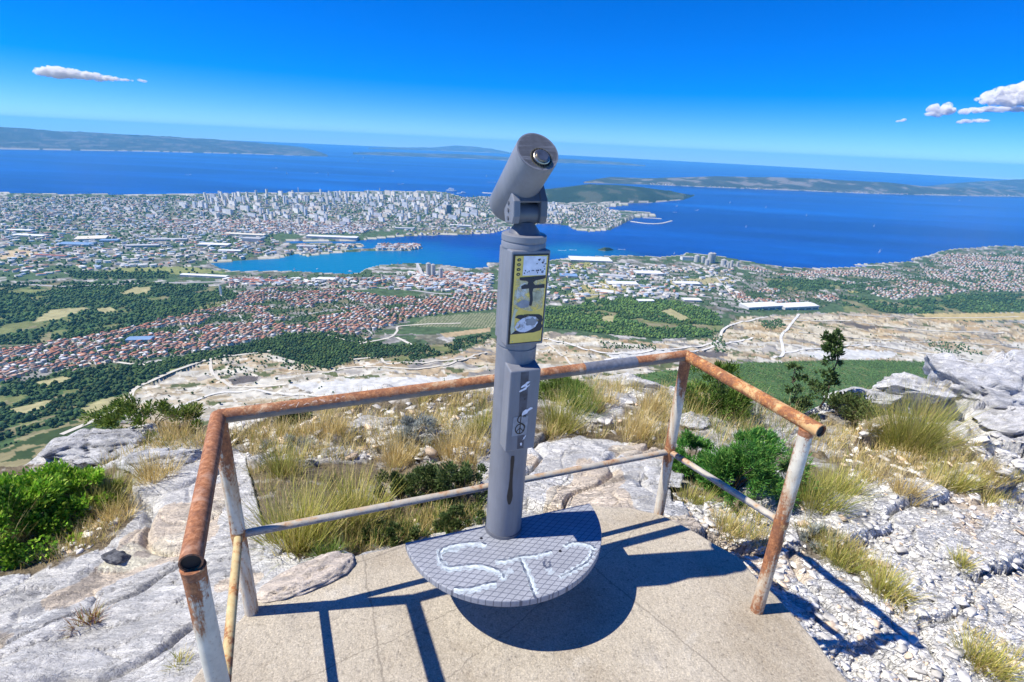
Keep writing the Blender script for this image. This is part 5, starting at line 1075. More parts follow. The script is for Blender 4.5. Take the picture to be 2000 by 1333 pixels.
# ------------------------------------------------------------------ buildings
def house_geo(L, W, H, rh, hip):
    x, y = L / 2, W / 2
    V = [(-x, -y, -3), (x, -y, -3), (x, y, -3), (-x, y, -3), (-x, -y, H), (x, -y, H), (x, y, H), (-x, y, H)]
    F4 = [(0, 1, 5, 4), (1, 2, 6, 5), (2, 3, 7, 6), (3, 0, 4, 7)]
    e = 0.5; hx = (L / 2 - W / 2) * 0.95 if hip else L / 2 + e
    RV = [(-x - e, -y - e, H - .1), (x + e, -y - e, H - .1), (x + e, y + e, H - .1), (-x - e, y + e, H - .1), (-hx, 0, H + rh), (hx, 0, H + rh)]
    RF = [(0, 1, 5), (0, 5, 4), (1, 2, 5), (2, 3, 4), (2, 4, 5), (3, 0, 4), (0, 2, 1), (0, 3, 2)]
    return np.array(V), F4, np.array(RV), RF
WALLC = [(0.72, 0.68, 0.60), (0.70, 0.60, 0.50), (0.78, 0.76, 0.73), (0.66, 0.55, 0.47), (0.58, 0.56, 0.53)]
ROOFC = [((0.44, 0.19, 0.115), 'orange red'), ((0.34, 0.155, 0.11), 'dark red'), ((0.47, 0.29, 0.21), 'pale orange'), ((0.30, 0.19, 0.145), 'brown'), ((0.62, 0.60, 0.58), 'grey')]
WMAT = [plain('house_wall', c, 0.85, 0, 0.06, 0.4) for c in WALLC]
RMAT = [plain('roof_tiles', c, 0.85, 0, 0.14, 0.8) for c, _ in ROOFC]
def street_angle(x, y): return 0.35 + 0.9 * math.floor(2.5 * float(vn(np.array([x / 160.]), np.array([y / 160.]), 77)[0])) + 0.12 * math.sin(x * 3 + y)

def merge_boxes(items):
    """items: (x, y, z, L, W, H, ang, wall colour, roof colour or None, roof height)"""
    V, T, Q, Cc = [], [], [], []; off = 0
    for (x, y, z, L, W, H, a, wc, rc, rh) in items:
        ca, sa = math.cos(a), math.sin(a)
        if rc is not None and rh > 0:
            v, f4, rv, rf = house_geo(L, W, H, rh, rh > 1.5)
            allv = np.concatenate([v, rv]); f3 = np.array(rf) + 8; cc = np.array([wc] * 8 + [rc] * 6)
        else:
            v = np.array([(sx * L / 2, sy * W / 2, zz) for zz in (-4, H) for sx, sy in ((-1, -1), (1, -1), (1, 1), (-1, 1))])
            rv = np.array([(sx * L / 2, sy * W / 2, H + 0.05) for sx, sy in ((-1, -1), (1, -1), (1, 1), (-1, 1))])
            f4 = [(0, 1, 5, 4), (1, 2, 6, 5), (2, 3, 7, 6), (3, 0, 4, 7), (8, 9, 10, 11)]; f3 = np.zeros((0, 3), int); allv = np.concatenate([v, rv]); cc = np.array([wc] * 8 + [rc or wc] * 4)
        w_ = allv.copy(); w_[:, 0] = allv[:, 0] * ca - allv[:, 1] * sa + x; w_[:, 1] = allv[:, 0] * sa + allv[:, 1] * ca + y; w_[:, 2] += z
        V.append(w_); Cc.append(cc); Q += [tuple(i + off for i in f) for f in f4]
        if len(f3): T.append(f3 + off)
        off += len(allv)
    return np.concatenate(V), [np.array(Q)] + ([np.concatenate(T)] if T else []), np.concatenate(Cc)

def build_towns():
    rnd = random.Random(9); cand = []
    for i, (nm, sp, keep) in enumerate([('solin', 15.5, 0.72), ('solinlow', 15, 0.8), ('hamlet', 17, 0.8), ('kastela', 22, 0.72), ('shore', 19, 0.75)]):
        P, px = sample_poly(TOWNS[nm], sp, 0.22, 300 + i, keep)
        dens = fbm(P[:, 0] / 130, P[:, 1] / 130, 88, 3)
        for p, q, dn in zip(P, px, dens):
            if dn < (-0.22 if nm == 'solin' else -0.12): continue
            inf = any(pip(np.array([q[0]]), np.array([q[1]]), FORESTS[f])[0] for f in ('mid', 'big', 'low', 'hill', 'plain'))
            if not inf: cand.append((math.dist(p, (0, 0, 0)), nm, p))
    cand.sort(key=lambda t: t[0])
    rest = []; protos = {}; AREA = {'solin': 'in the dense town above the quarry', 'solinlow': 'at the left edge below the wooded slope', 'hamlet': 'in the hamlet behind the white halls', 'kastela': 'in the coastal town on the right', 'shore': 'on the right shore of the bay'}
    for n, (d, nm, p) in enumerate(cand):
        L = rnd.uniform(10, 15); W = rnd.uniform(8, 10.5); H = rnd.choice([5, 6, 7, 8.5]); a = street_angle(p[0], p[1]) + (math.pi / 2 if rnd.random() < .4 else 0)
        ri = rnd.choices(range(5), (27, 20, 22, 10, 21))[0]; wi = rnd.randrange(5)
        if n < 300:
            key = (ri, wi, rnd.randrange(2))
            if key not in protos:
                v, f4, rv, rf = house_geo(L, W, H, 2.2 if ri < 4 else 0.4, key[2] == 0)
                hw = mesh_np('house', v, np.array(f4), WMAT[wi]); rf_ = mesh_np('roof', rv, np.array(rf), RMAT[ri], parent=hw); protos[key] = (hw, rf_); o = hw
            else:
                hw, rf_ = protos[key]; o = hw.copy(); COL.objects.link(o); c = rf_.copy(); COL.objects.link(c); c.parent = o
            o.location = p; o.rotation_euler = (0, 0, a); s_ = rnd.uniform(0.85, 1.15); o.scale = (s_, s_, 1)
            rn = ROOFC[ri][1]; wn = ('cream', 'ochre', 'white', 'pinkish', 'grey')[wi]
            lr = 'left' if proj(p)[0] < 330 else ('centre' if proj(p)[0] < 640 else 'right')
            tag(o, f'small {wn} house with {rn} roof {AREA[nm]}, {lr} part' if nm == 'solin' else f'small {wn} house with {rn} roof {AREA[nm]}', 'house', f'{wn} {rn} roofed houses {AREA[nm]} {lr}')
        else:
            rest.append((p[0], p[1], p[2], L, W, H, a, WALLC[wi], ROOFC[ri][0], 2.2 if ri < 4 else 0.4))
    # low houses of the far city
    for i, (pol, sp, keep) in enumerate([([(-20, 386), (330, 388), (330, 448), (-20, 452)], 40, 0.62), ([(310, 430), (560, 432), (760, 440), (700, 458), (330, 454)], 25, 0.85), ([(330, 386), (960, 386), (970, 440), (560, 440), (340, 425)], 42, 0.50), ([(0, 452), (540, 455), (540, 500), (400, 512), (0, 545)], 40, 0.5), ([(440, 545), (720, 545), (960, 540), (960, 575), (560, 558), (440, 560)], 22, 0.55), ([(1060, 400), (1180, 403), (1215, 418), (1200, 445), (1110, 440), (1060, 434)], 40, 0.6), ([(735, 478), (820, 478), (822, 487), (740, 489)], 17, 0.8), ([(1060, 515), (1430, 520), (1440, 575), (1330, 585), (1060, 598)], 32, 0.36), ([(800, 532), (960, 535), (960, 560), (800, 555)], 20, 0.6), ([(760, 462), (800, 445), (960, 440), (1000, 445), (950, 458)], 34, .4), ([(560, 480), (650, 478), (700, 480), (640, 494), (560, 500)], 26, .5)]):
        P, px = sample_poly(pol, sp, 0.3, 400 + i, keep)
        for p in P:
            a = street_angle(p[0], p[1]); f = rnd.random(); far = p[1] > 4500
            if f < 0.42 and i not in (7, 3): rest.append((p[0], p[1], p[2], rnd.uniform(12, 22), rnd.uniform(10, 14), rnd.uniform(6, 12), a, rnd.choice(WALLC), rnd.choice(ROOFC[:4])[0], 2.5))
            else: rest.append((p[0], p[1], p[2], rnd.uniform(14, 38), rnd.uniform(10, 20), rnd.uniform(5, 11), a, rnd.choice(WALLC), rnd.choice([(0.66, 0.65, 0.63), (0.5, 0.48, 0.46), (0.4, 0.2, 0.13), (0.25, 0.26, 0.29), (0.3, 0.38, 0.5)]), 0))
    V, F, c = merge_boxes(rest); tag(mesh_np('town_houses', V, F, MAT['col'], False, c), 'mass of tiny pale and red roofed houses spread over the far plain', 'houses', kind='stuff')
    return len(cand), len(rest)
NH = build_towns(); print('houses', NH)

def building(name, P, L, W, H, a, wall, roof, label, cat, group=None, steps=0):
    """flat roofed block > roof slab, optional stair head"""
    m = MB(); m.box((0, 0, H / 2 - 3), (L / 2, W / 2, H / 2 + 3)); o = m.build(name, wall)
    r = MB(); r.box((0, 0, H + 0.4), (L / 2 + 0.4, W / 2 + 0.4, 0.38)); r.box((L * 0.2, 0, H + 2.0), (min(4, L * .15), W * 0.25, 1.2)); r.build('roof', roof, o)
    o.location = P; o.rotation_euler = (0, 0, a); return tag(o, label, cat, group)
BW = [plain('block_wall', c, 0.8, 0, 0.1, 0.05) for c in ((0.80, 0.77, 0.72), (0.68, 0.67, 0.68), (0.76, 0.68, 0.58), (0.52, 0.54, 0.60))]
BR = [plain('block_roof', c, 0.85, 0, 0.1, 0.1) for c in ((0.5, 0.49, 0.47), (0.34, 0.33, 0.33))]
def build_blocks():
    rnd = random.Random(4)
    zones = [([(395, 384), (560, 381), (800, 381), (860, 386), (900, 392), (700, 400), (480, 402), (400, 398)], 95, 0.55, (34, 70), 'near the far shore of the city', 'tall pale tower block'),
             ([(340, 400), (480, 402), (640, 405), (690, 440), (600, 442), (420, 428), (345, 418)], 88, 0.50, (30, 56), 'on the left side of the city centre', 'pale apartment slab'),
             ([(700, 402), (930, 398), (950, 425), (800, 436), (700, 436)], 92, 0.42, (26, 50), 'in the right half of the city', 'white apartment block'),
             ([(120, 392), (330, 392), (330, 430), (150, 436)], 120, 0.26, (18, 36), 'in the left suburbs of the city', 'low apartment block'),
             ([(1062, 398), (1110, 402), (1120, 420), (1066, 425)], 90, 0.6, (20, 40), 'just right of the telescope', 'white apartment block')]
    protos = {}; n = 0
    for i, (pol, sp, keep, (h0, h1), where, what) in enumerate(zones):
        P, px = sample_poly(pol, sp, 0.4, 500 + i, keep)
        for p in P:
            k = (i, rnd.randrange(5), rnd.randrange(4))
            a = rnd.uniform(-0.95, -0.35)
            if k not in protos:
                L = rnd.uniform(18, 30) if rnd.random() < .55 else rnd.uniform(40, 90)
                o = building('apartment_block', p, L, rnd.uniform(13, 18), rnd.uniform(h0, h1) * (1 if L < 40 else 0.75), a, BW[k[2]], rnd.choice(BR), '', 'apartment block'); protos[k] = o
            else:
                o = protos[k].copy(); COL.objects.link(o)
                for ch in protos[k].children: c = ch.copy(); COL.objects.link(c); c.parent = o
                o.location = p; o.rotation_euler = (0, 0, a)
            wn = ('cream', 'light grey', 'tan', 'bluish grey')[k[2]]; sz = 'long' if o.dimensions.x > 36 else 'narrow'
            tag(o, f'{sz} {wn} {what} {where}', 'apartment block', f'{sz} {wn} blocks {where}'); n += 1
    print('blocks', n)
    # the dark office tower and its low neighbour
    P = Tp(877, 419); building('office_tower', P, 42, 24, 82, 0.3, plain('blue_glass', (0.045, 0.075, 0.16), 0.3), BR[1], 'dark blue office tower standing above the city left of the telescope', 'tower')
    # industrial halls
    halls = [(1152, 509, 250, 120, 11, 0.05, 'very long white hall on the shore right of the telescope'), (1265, 536, 150, 70, 12, 0.1, 'white hall with dark front in the industrial zone'), (1200, 541, 120, 45, 9, -.1, 'grey flat hall left of the white hall with dark front'), (1340, 556, 130, 50, 10, 0.1, 'white flat hall right of the yellow field'), (1215, 556, 150, 60, 9, 0.1, 'ribbed pale hall beside the yellow field'), (1110, 540, 90, 60, 8, 0, 'blue grey factory roofs close to the telescope panel'), (1180, 572, 80, 40, 8, -.2, 'small white hall below the yellow field'), (1260, 590, 70, 30, 8, .2, 'small white hall above the pine hill'), (1350, 588, 80, 40, 8, .1, 'white shed at the right end of the pine hill'),
             (650, 466, 330, 60, 14, 0.05, 'very long low white quay shed of the harbour'), (480, 461, 260, 50, 13, 0.0, 'long cream shed left of the harbour basin'), (495, 472, 110, 50, 22, 0.0, 'grey row of shipyard sheds on the basin corner'), (180, 467, 150, 110, 10, 0.5, 'square cream parking deck in the left industrial zone'), (150, 479, 170, 70, 10, 0.1, 'blue roofed hall in the left industrial zone'), (215, 472, 90, 50, 10, .3, 'dark red roofed hall beside the blue roofed hall'), (330, 470, 200, 40, 10, .35, 'long diagonal grey roofed shed in the middle of the plain'), (280, 482, 160, 40, 10, .35, 'second diagonal grey shed below the long one'), (420, 480, 170, 60, 10, .1, 'pale flat warehouse left of the shallow bay'), (450, 492, 120, 40, 9, .1, 'low warehouse next to the shallow bay'), (60, 462, 180, 50, 9, 0, 'white roofed warehouse at the left edge'), (40, 452, 140, 40, 9, 0.1, 'pale long roof at the far left edge of the plain'), (100, 502, 160, 24, 9, 0, 'thin white roof beside the brown lot'), (600, 484, 110, 50, 12, 0.1, 'grey hall on the harbour peninsula'), (520, 551, 200, 30, 8, 0, 'long brown roofed depot along the railway'), (400, 541, 210, 30, 8, 0, 'long striped train shed beside the yellow field'), (275, 667, 60, 28, 9, .2, 'pale blue roofed sports hall in the left town'), (640, 548, 90, 40, 9, 0, 'white depot on the inlet shore'), (900, 443, 170, 40, 12, 0, 'long white port shed left of the telescope'), (790, 448, 140, 50, 10, .1, 'grey roofed hall behind the north harbour')]
    cols = [plain('hall_white', (0.68, 0.68, 0.68), .7, 0, .06, .05), plain('hall_grey', (0.42, 0.42, 0.43), .7, 0, .1, .05), plain('hall_cream', (0.66, 0.60, 0.48), .7, 0, .06, .05), plain('hall_blue', (0.16, 0.27, 0.45), .7, 0, .1, .05), plain('hall_red', (0.30, 0.10, 0.07), .7, 0, .1, .05)]
    wall = plain('hall_wall', (0.40, 0.40, 0.42), 0.8, 0, 0.1, 0.1)
    for (px, py, L, W, H, a, lab) in halls:
        P = Tp(px, py); m = MB(); m.box((0, 0, H / 2 - 3), (L / 2, W / 2, H / 2 + 3)); o = m.build('warehouse', wall)
        rm = cols[3] if 'blue' in lab else cols[4] if ('red' in lab or 'brown' in lab) else cols[2] if 'cream' in lab else cols[1] if 'grey' in lab else cols[0]
        r = MB(); nb_ = max(1, int(W / 28))
        for j in range(nb_):
            w_ = W / nb_; c0 = -W / 2 + (j + .5) * w_
            r.prism([(-w_ / 2 - .3, H + .02), (w_ / 2 + .3, H + .02), (w_ / 2 + .3, H + .5), (0, H + 2.2), (-w_ / 2 - .3, H + .5)], (-L / 2 - .5, c0, 0), (np.array([0, 1., 0]), np.array([0, 0, 1.]), np.array([1., 0, 0])), 0, L + 1)
        r.build('roof', rm, o); o.location = P; o.rotation_euler = (0, 0, a); tag(o, lab, 'warehouse', 'industrial halls on the plain')
    # the two big white halls above the quarry
    for (px, px2, py, lab) in ((1462, 1527, 606, 'big white hall above the quarry, left one of the pair'), (1533, 1598, 606, 'big white hall above the quarry, right one of the pair')):
        A, B = Tp(px, py), Tp(px2, py); L = math.dist(A[:2], B[:2]); a = math.atan2(B[1] - A[1], B[0] - A[0]); H = 15; W = 62
        c = (A + B) / 2 + np.array([-math.sin(a), math.cos(a), 0]) * W / 2
        m = MB(); m.box((0, 0, H / 2 - 4), (L / 2, W / 2, H / 2 + 4)); o = m.build('factory_hall', plain('hall_side', (0.50, 0.50, 0.50), .8, 0, .08, .1))
        r = MB(); r.prism([(-W / 2 - .5, H + .02), (W / 2 + .5, H + .02), (W / 2 + .5, H + .6), (0, H + 3.2), (-W / 2 - .5, H + .6)], (-L / 2 - .5, 0, 0), (np.array([0, 1., 0]), np.array([0, 0, 1.]), np.array([1., 0, 0])), 0, L + 1); r.build('roof', cols[0], o)
        dr_ = MB()
        for j in range(5): dr_.box((-L / 2 + (j + .5) * L / 5, -W / 2 - .15, 4), (L / 14, .12, 4))
        dr_.build('loading_doors', plain('door_panel', (0.10, 0.13, 0.2), .6), o)
        o.location = c; o.rotation_euler = (0, 0, a); tag(o, lab, 'factory hall')
    # cement works: silos with conical caps, chimneys, preheater tower
    cem = plain('cement_grey', (0.46, 0.45, 0.44), .85, 0, .12, .1)
    def silo(px, py, r, H, lab, cat='silo', name='silo'):
        P = Tp(px, py); m = MB(); m.tube([(0, 0, -4), (0, 0, H)], r, 20); o = m.build(name, cem, smooth=True)
        t = MB(); t.tube([(0, 0, H), (0, 0, H + 1.2), (0, 0, H + 1.2 + r * .5)], [r * 1.03, r * 1.03, r * .15], 20); t.build('cap', BR[1], o, smooth=True); o.location = P; tag(o, lab, cat, 'silos of the cement works'); return o
    for px, py, r, H, lab in [(837, 540, 12, 62, 'tall double silo tower at the inlet cement works, left one'), (846, 541, 11, 58, 'slimmer silo right beside the tall silo at the inlet'), (861, 545, 9, 50, 'separate pale silo on the right side of the inlet works'),
                              (1360, 512, 16, 38, 'fat pale silo left of the right hand cement works'), (1372, 513, 13, 34, 'second silo of the right hand cement works'), (1386, 514, 17, 58, 'tallest twin silo of the right hand cement works'), (1392, 513, 13, 55, 'taller silo behind the twin silo'), (1380, 518, 12, 30, 'low grey silo in front of the twin silo'), (1412, 520, 16, 36, 'brown grey silo on the right of the works'), (1428, 521, 9, 34, 'thin silo next to the brown grey silo'), (1440, 521, 8, 26, 'small silo on the right end of the works'), (1422, 524, 7, 30, 'slender silo in front of the right group')]:
        silo(px, py, r, H, lab)
    building('silo_building', Tp(1342, 508), 80, 40, 20, 0.1, BW[1], BR[1], 'long grey mill building left of the right hand silos', 'mill building')
    m = MB(); A, B = Tp(815, 527), Tp(832, 548); d = B - A; L = math.hypot(d[0], d[1])
    m.prism([(0, 0), (L, 0), (L, 8), (0, 34)], A, (np.array([d[0], d[1], 0]) / L, np.array([0, 0, 1.]), np.array([-d[1], d[0], 0]) / L), -6, 6)
    tag(m.build('conveyor', cem), 'slanting pale conveyor gallery left of the inlet silos', 'conveyor')
    for px, py, H, lab in ((432, 577, 36, 'slim white bell tower among the left town houses'), (583, 378, 60, 'thin white chimney on the far city shore'), (742, 380, 70, 'slender pale tower block on the far shore right of the middle')):
        P = Tp(px, py); m = MB(); m.box((0, 0, H / 2 - 2), (3.2, 3.2, H / 2 + 2)); o = m.build('tower', BW[0]); r = MB(); r.tube([(0, 0, H), (0, 0, H + 8)], [4.2, .2], 4); r.build('spire', BR[0], o); o.location = P; tag(o, lab, 'tower')
    # white storage tanks
    for j, px in enumerate((244, 259, 280, 300)):
        P = Tp(px, 521 + j * .3); m = MB(); r = (15, 14, 20, 15)[j]; m.tube([(0, 0, -3), (0, 0, 13)], r, 24); o = m.build('storage_tank', cols[0], smooth=True); t = MB(); t.tube([(0, 0, 13), (0, 0, 15)], [r * 1.02, r * .2], 24); t.build('lid', BR[0], o, smooth=True); o.location = P
        tag(o, ('white storage tank, first from the left above the yellow field', 'white storage tank, second from the left above the yellow field', 'widest white storage tank above the yellow field', 'white storage tank on the right end of the row')[j], 'storage tank', 'white tanks above the yellow field')
build_blocks()

# roads: pale strips laid on the terrain
def road(pts, wid, col, label, name='road'):
    W = [Tp(*p)[:2] for p in pts]; W = smooth_curve(W, 14); V = []; n = len(W); 
    for i, q in enumerate(W):
        t = W[min(i + 1, n - 1)] - W[max(i - 1, 0)]; t = t / (np.linalg.norm(t) + 1e-9); b = np.array([-t[1], t[0]])
        for s_ in (-1, -0.33, 0.33, 1): V.append(np.append(q + b * s_ * wid / 2, 0))
    V = np.array(V); V[:, 2] = Tz(V[:, 0], V[:, 1])
    z = V[:, 2].reshape(-1, 4); zz = z.max(1); kk = np.ones(5) / 5
    zz = np.maximum(zz, np.convolve(np.pad(zz, 2, 'edge'), kk, 'valid')); V[:, 2] = np.repeat(zz + 0.8, 4)
    o = mesh_np(name, V, grid_faces(n, 4), plain('road_surface', col, 0.9, 0, 0.12, 0.1)); tag(o, label, 'road', kind='structure')
TRK = (0.56, 0.52, 0.44)
road([(-30, 556), (60, 557), (130, 560), (220, 556), (340, 553), (480, 551), (600, 556), (700, 561), (790, 566), (870, 575), (960, 574)], 17, (0.34, 0.33, 0.32), 'grey highway crossing the plain from left to centre')
road([(220, 390), (262, 400), (300, 415), (296, 428), (270, 438), (200, 440), (170, 432)], 24, (0.40, 0.40, 0.40), 'grey curved motorway interchange in the left suburbs')
road([(1060, 583), (1150, 577), (1250, 573), (1330, 576), (1420, 585), (1480, 592)], 14, (0.38, 0.37, 0.36), 'grey road above the pine hill')
road([(1393, 527), (1402, 545), (1412, 556), (1428, 575), (1445, 590), (1460, 603)], 7, (0.55, 0.53, 0.48), 'straight pale conveyor road from the silos to the white halls')
road([(-30, 742), (90, 722), (140, 716), (215, 708), (260, 712), (310, 716)], 7, TRK, 'pale lane on the edge of the left town')
road([(120, 850), (200, 815), (250, 782), (262, 762), (300, 743), (350, 722), (400, 705), (470, 694), (530, 686)], 9, TRK, 'pale gravel quarry track climbing on the left')
road([(410, 705), (415, 730), (440, 748), (480, 756), (560, 752)], 7, TRK, 'pale gravel loop inside the left quarry')
road([(700, 673), (760, 660), (775, 648), (780, 638), (830, 634), (900, 632)], 7, TRK, 'pale gravel road beside the terraced orchard')
road([(775, 660), (800, 672), (806, 676)], 9, TRK, 'short pale gravel spur below the orchard road')
road([(690, 703), (740, 700), (760, 712), (850, 706), (930, 700)], 6, TRK, 'pale bench road in the middle quarry')
road([(1062, 662), (1120, 676), (1180, 690), (1260, 688), (1340, 680), (1400, 668), (1412, 645), (1440, 632), (1500, 620)], 9, (0.62, 0.59, 0.53), 'wide white haul road below the pine hill')
road([(1560, 614), (1540, 640), (1525, 660), (1530, 690), (1510, 700)], 9, (0.64, 0.62, 0.58), 'white haul road down the middle of the right quarry')
road([(1530, 625), (1640, 628), (1750, 640), (1850, 648), (1960, 650)], 8, TRK, 'pale upper bench road of the right quarry')
road([(1640, 612), (1700, 618), (1830, 622), (1990, 619)], 7, TRK, 'pale track behind the right quarry')
for n_, pts_ in enumerate([[(330, 395), (420, 420), (520, 445)], [(560, 382), (600, 410), (660, 445)], [(700, 383), (720, 410), (760, 440)], [(850, 384), (860, 405), (900, 440)], [(340, 428), (480, 428), (640, 432), (800, 436), (940, 436)], [(420, 402), (560, 404), (700, 404), (860, 402), (950, 404)], [(10, 400), (150, 408), (330, 412)], [(0, 440), (160, 446), (330, 452), (540, 456)], [(0, 478), (200, 486), (330, 476), (440, 462)], [(20, 520), (130, 505), (260, 498), (400, 500)], [(1070, 530), (1180, 530), (1300, 535), (1420, 545)], [(1080, 552), (1200, 545), (1330, 548)], [(1650, 556), (1760, 545), (1880, 530), (2000, 520)], [(1700, 575), (1820, 560), (1990, 552)], [(1740, 530), (1800, 560), (1840, 575)], [(1900, 495), (1920, 530), (1960, 565)]]):
    road(pts_, 13 if n_ < 10 else 8, (0.50, 0.49, 0.47) if n_ % 2 else (0.36, 0.36, 0.36), 'thin street line number %d through the far built up plain' % (n_ + 1) if 0 else ['pale', 'grey'][n_ % 2] + ' street line through the far built up plain')
def wall_strip(pts, wid, h, lab, name='breakwater'):
    W = smooth_curve([usea(*p)[:2] for p in pts], 5); V = []; n = len(W)
    for i, q in enumerate(W):
        t = W[min(i + 1, n - 1)] - W[max(i - 1, 0)]; t /= np.linalg.norm(t) + 1e-9; b = np.array([-t[1], t[0]]); z = SEA - drop(np.hypot(*q))
        V += [(*(q - b * wid), z - 2), (*(q - b * wid * .6), z + h), (*(q + b * wid * .6), z + h), (*(q + b * wid), z - 2)]
    tag(mesh_np(name, np.array(V), grid_faces(n, 4), plain('pale_stone', (0.52, 0.50, 0.45), .9, 0, .1, .1)), lab, 'breakwater')
wall_strip([(1232, 433), (1262, 437), (1290, 437), (1312, 432)], 12, 4, 'curved pale breakwater off the right tip of the city')
wall_strip([(1255, 426), (1278, 427), (1292, 428)], 9, 4, 'short pale mole above the curved breakwater')
wall_strip([(942, 377), (960, 378), (985, 378)], 26, 5, 'white pier left of the telescope barrel')
wall_strip([(1668, 518), (1700, 519), (1722, 519)], 10, 3, 'low stone mole on the right shore')

road([(1062, 672), (1090, 690), (1120, 720), (1135, 740)], 6, TRK, 'pale winding track below the telescope panel')
road([(330, 805), (420, 770), (520, 768), (640, 775), (760, 768), (900, 748)], 7, (0.60, 0.58, 0.53), 'white haul road across the floor of the left quarry')
road([(620, 728), (700, 718), (800, 722), (880, 712), (950, 690)], 6, TRK, 'pale bench road above the left quarry floor')
road([(1180, 704), (1260, 698), (1330, 690), (1420, 672), (1470, 660)], 8, (0.62, 0.60, 0.56), 'second white haul road below the pine hill')
road([(1530, 690), (1600, 682), (1700, 676), (1800, 690), (1900, 705)], 8, (0.62, 0.60, 0.56), 'white haul road along the right quarry floor')
road([(1560, 650), (1660, 660), (1780, 668), (1900, 672), (1990, 678)], 6, TRK, 'pale middle bench road of the right quarry')
road([(640, 655), (700, 668), (760, 662)], 5, TRK, 'pale lane beside the pine wood')
road([(430, 576), (445, 590), (470, 620), (480, 650)], 5, (0.42, 0.41, 0.39), 'straight street through the left town')
road([(600, 562), (640, 590), (690, 620), (730, 655)], 5, (0.42, 0.41, 0.39), 'diagonal street through the middle of the town')
road([(120, 724), (250, 690), (330, 662), (430, 640), (560, 622), (700, 600), (850, 590), (960, 585)], 5, (0.42, 0.41, 0.39), 'main street along the red roofed town')
# ------------------------------------------------------------------ boats
def build_boats():
    hull = plain('boat_hull', (0.8, 0.8, 0.8), .4, 0, .03, 1); sailm = plain('sail_cloth', (0.85, 0.85, 0.83), .7, 0, .03, 1); wake = plain('wake_foam', (0.7, 0.75, 0.8), .7, 0, .1, .1)
    X = np.array([1., 0, 0]); Y = np.array([0, 1., 0]); Z = np.array([0, 0, 1.])
    def boat(px, py, L, kind, lab, a=0.3, wk=0):
        P = usea(px, py); d = math.hypot(P[0], P[1]); P[2] = SEA - drop(d)
        m = MB(); m.prism([(-.5 * L, -.13 * L), (.25 * L, -.14 * L), (.5 * L, 0), (.25 * L, .14 * L), (-.5 * L, .13 * L)], (0, 0, 0), (X, Y, Z), -.5, .09 * L + .5); o = m.build('sailing_boat' if kind == 's' else 'motor_boat' if kind == 'm' else 'ferry', hull)
        if kind == 's':
            s = MB(); s.prism([(-.32 * L, .18 * L), (.05 * L, .18 * L), (.05 * L, 1.25 * L)], (0, 0, 0), (X, Z, Y), -.03 * L, .03 * L); s.build('sail', sailm, o)
            s = MB(); s.prism([(.08 * L, .15 * L), (.46 * L, .12 * L), (.08 * L, 1.0 * L)], (0, 0, 0), (X, Z, Y), .04 * L, .08 * L); s.build('jib', sailm, o)
        else:
            s = MB(); s.box((-.05 * L, 0, .09 * L + .5 + .06 * L), (.25 * L, .09 * L, .06 * L)); s.box((-.12 * L, 0, .24 * L), (.12 * L, .07 * L, .04 * L)); s.build('cabin', sailm, o)
        if wk:
            s = MB(); s.prism([(-.5 * L, -.08 * L), (-.5 * L, .08 * L), (-.5 * L - wk, .3 * L), (-.5 * L - wk, -.3 * L)], (0, 0, 0), (X, Y, Z), .02, .3); s.build('wake', wake, o)
        o.location = P; o.rotation_euler = (0, 0, a); tag(o, lab, 'boat')
    B = [(372, 342, 34, 'm', 'small white motor boat alone on the left sea', .1, 60), (585, 304, 90, 'f', 'pale ferry off the tip of the left island', .2, 60), (540, 329, 50, 'm', 'pale boat left in a pair of tiny craft far out', 0, 70), (560, 340, 36, 's', 'tiny white sail nearest below the ferry', .2, 0), (620, 339, 40, 'm', 'white boat with short wake, left of the far middle pair', .2, 50), (641, 342, 40, 's', 'white sail in the far middle pair', .4, 0), (710, 310, 60, 's', 'far white sail beneath the faint hump island', .4, 0), (699, 316, 55, 's', 'second far sail left below the upper one', .2, 0), (768, 335, 44, 'm', 'tiny white boat far out left of the telescope', 0, 90), (787, 360, 34, 'm', 'white boat with a wake in front of the city', .5, 60), (950, 345, 30, 's', 'white sail left of the telescope barrel', .1, 0), (967, 357, 34, 'm', 'white speedboat with long wake left of the barrel', 0, 120), (882, 374, 150, 'f', 'large white ferry docked at the city port', .1, 0), (905, 378, 80, 'f', 'smaller pale ferry entering the port', .3, 50),
         (684, 531, 20, 'm', 'white yacht in the turquoise inlet', .2, 0), (620, 526, 12, 'm', 'small white boat in the inlet left of the yacht', .9, 0), (575, 527, 12, 's', 'small sail left in the turquoise inlet', .3, 0), (597, 532, 10, 'm', 'tiny moored boat low in the inlet', .1, 0), (735, 524, 14, 'm', 'boat beside the pier of the inlet', .2, 0), (777, 517, 14, 's', 'small white sail above the inlet pier', .2, 0), (1105, 490, 12, 'm', 'speedboat with white wake left of the islet', 0, 45), (1125, 489, 12, 'm', 'second speedboat with wake left of the islet', 0, 40), (1220, 488, 12, 'm', 'speedboat with wake right of the islet', 0, 40),
         (1322, 404, 18, 's', 'tall white sail below the tip of the wooded headland', .3, 0), (1321, 415, 16, 'm', 'white motor boat under the tall sail', .1, 30), (1364, 411, 22, 'm', 'white boat with wake right of the headland sail', .5, 40), (1426, 397, 20, 's', 'small white sail in the middle bay', .2, 0), (1496, 406, 18, 's', 'white sail in the bay between the two others', .3, 0), (1457, 444, 14, 's', 'white sail near the centre of the bay', .5, 0), (1575, 422, 18, 's', 'white sail below the long island', .2, 0), (1707, 443, 16, 's', 'small sail in the right half of the bay', .2, 0), (1718, 493, 18, 's', 'tall white sail closest to the right shore', .3, 0), (1874, 393, 28, 's', 'bright white sail under the right end of the island', .2, 0), (1317, 496, 12, 's', 'sail just off the silos', .1, 0)]
    for b in B: boat(*b)
build_boats()

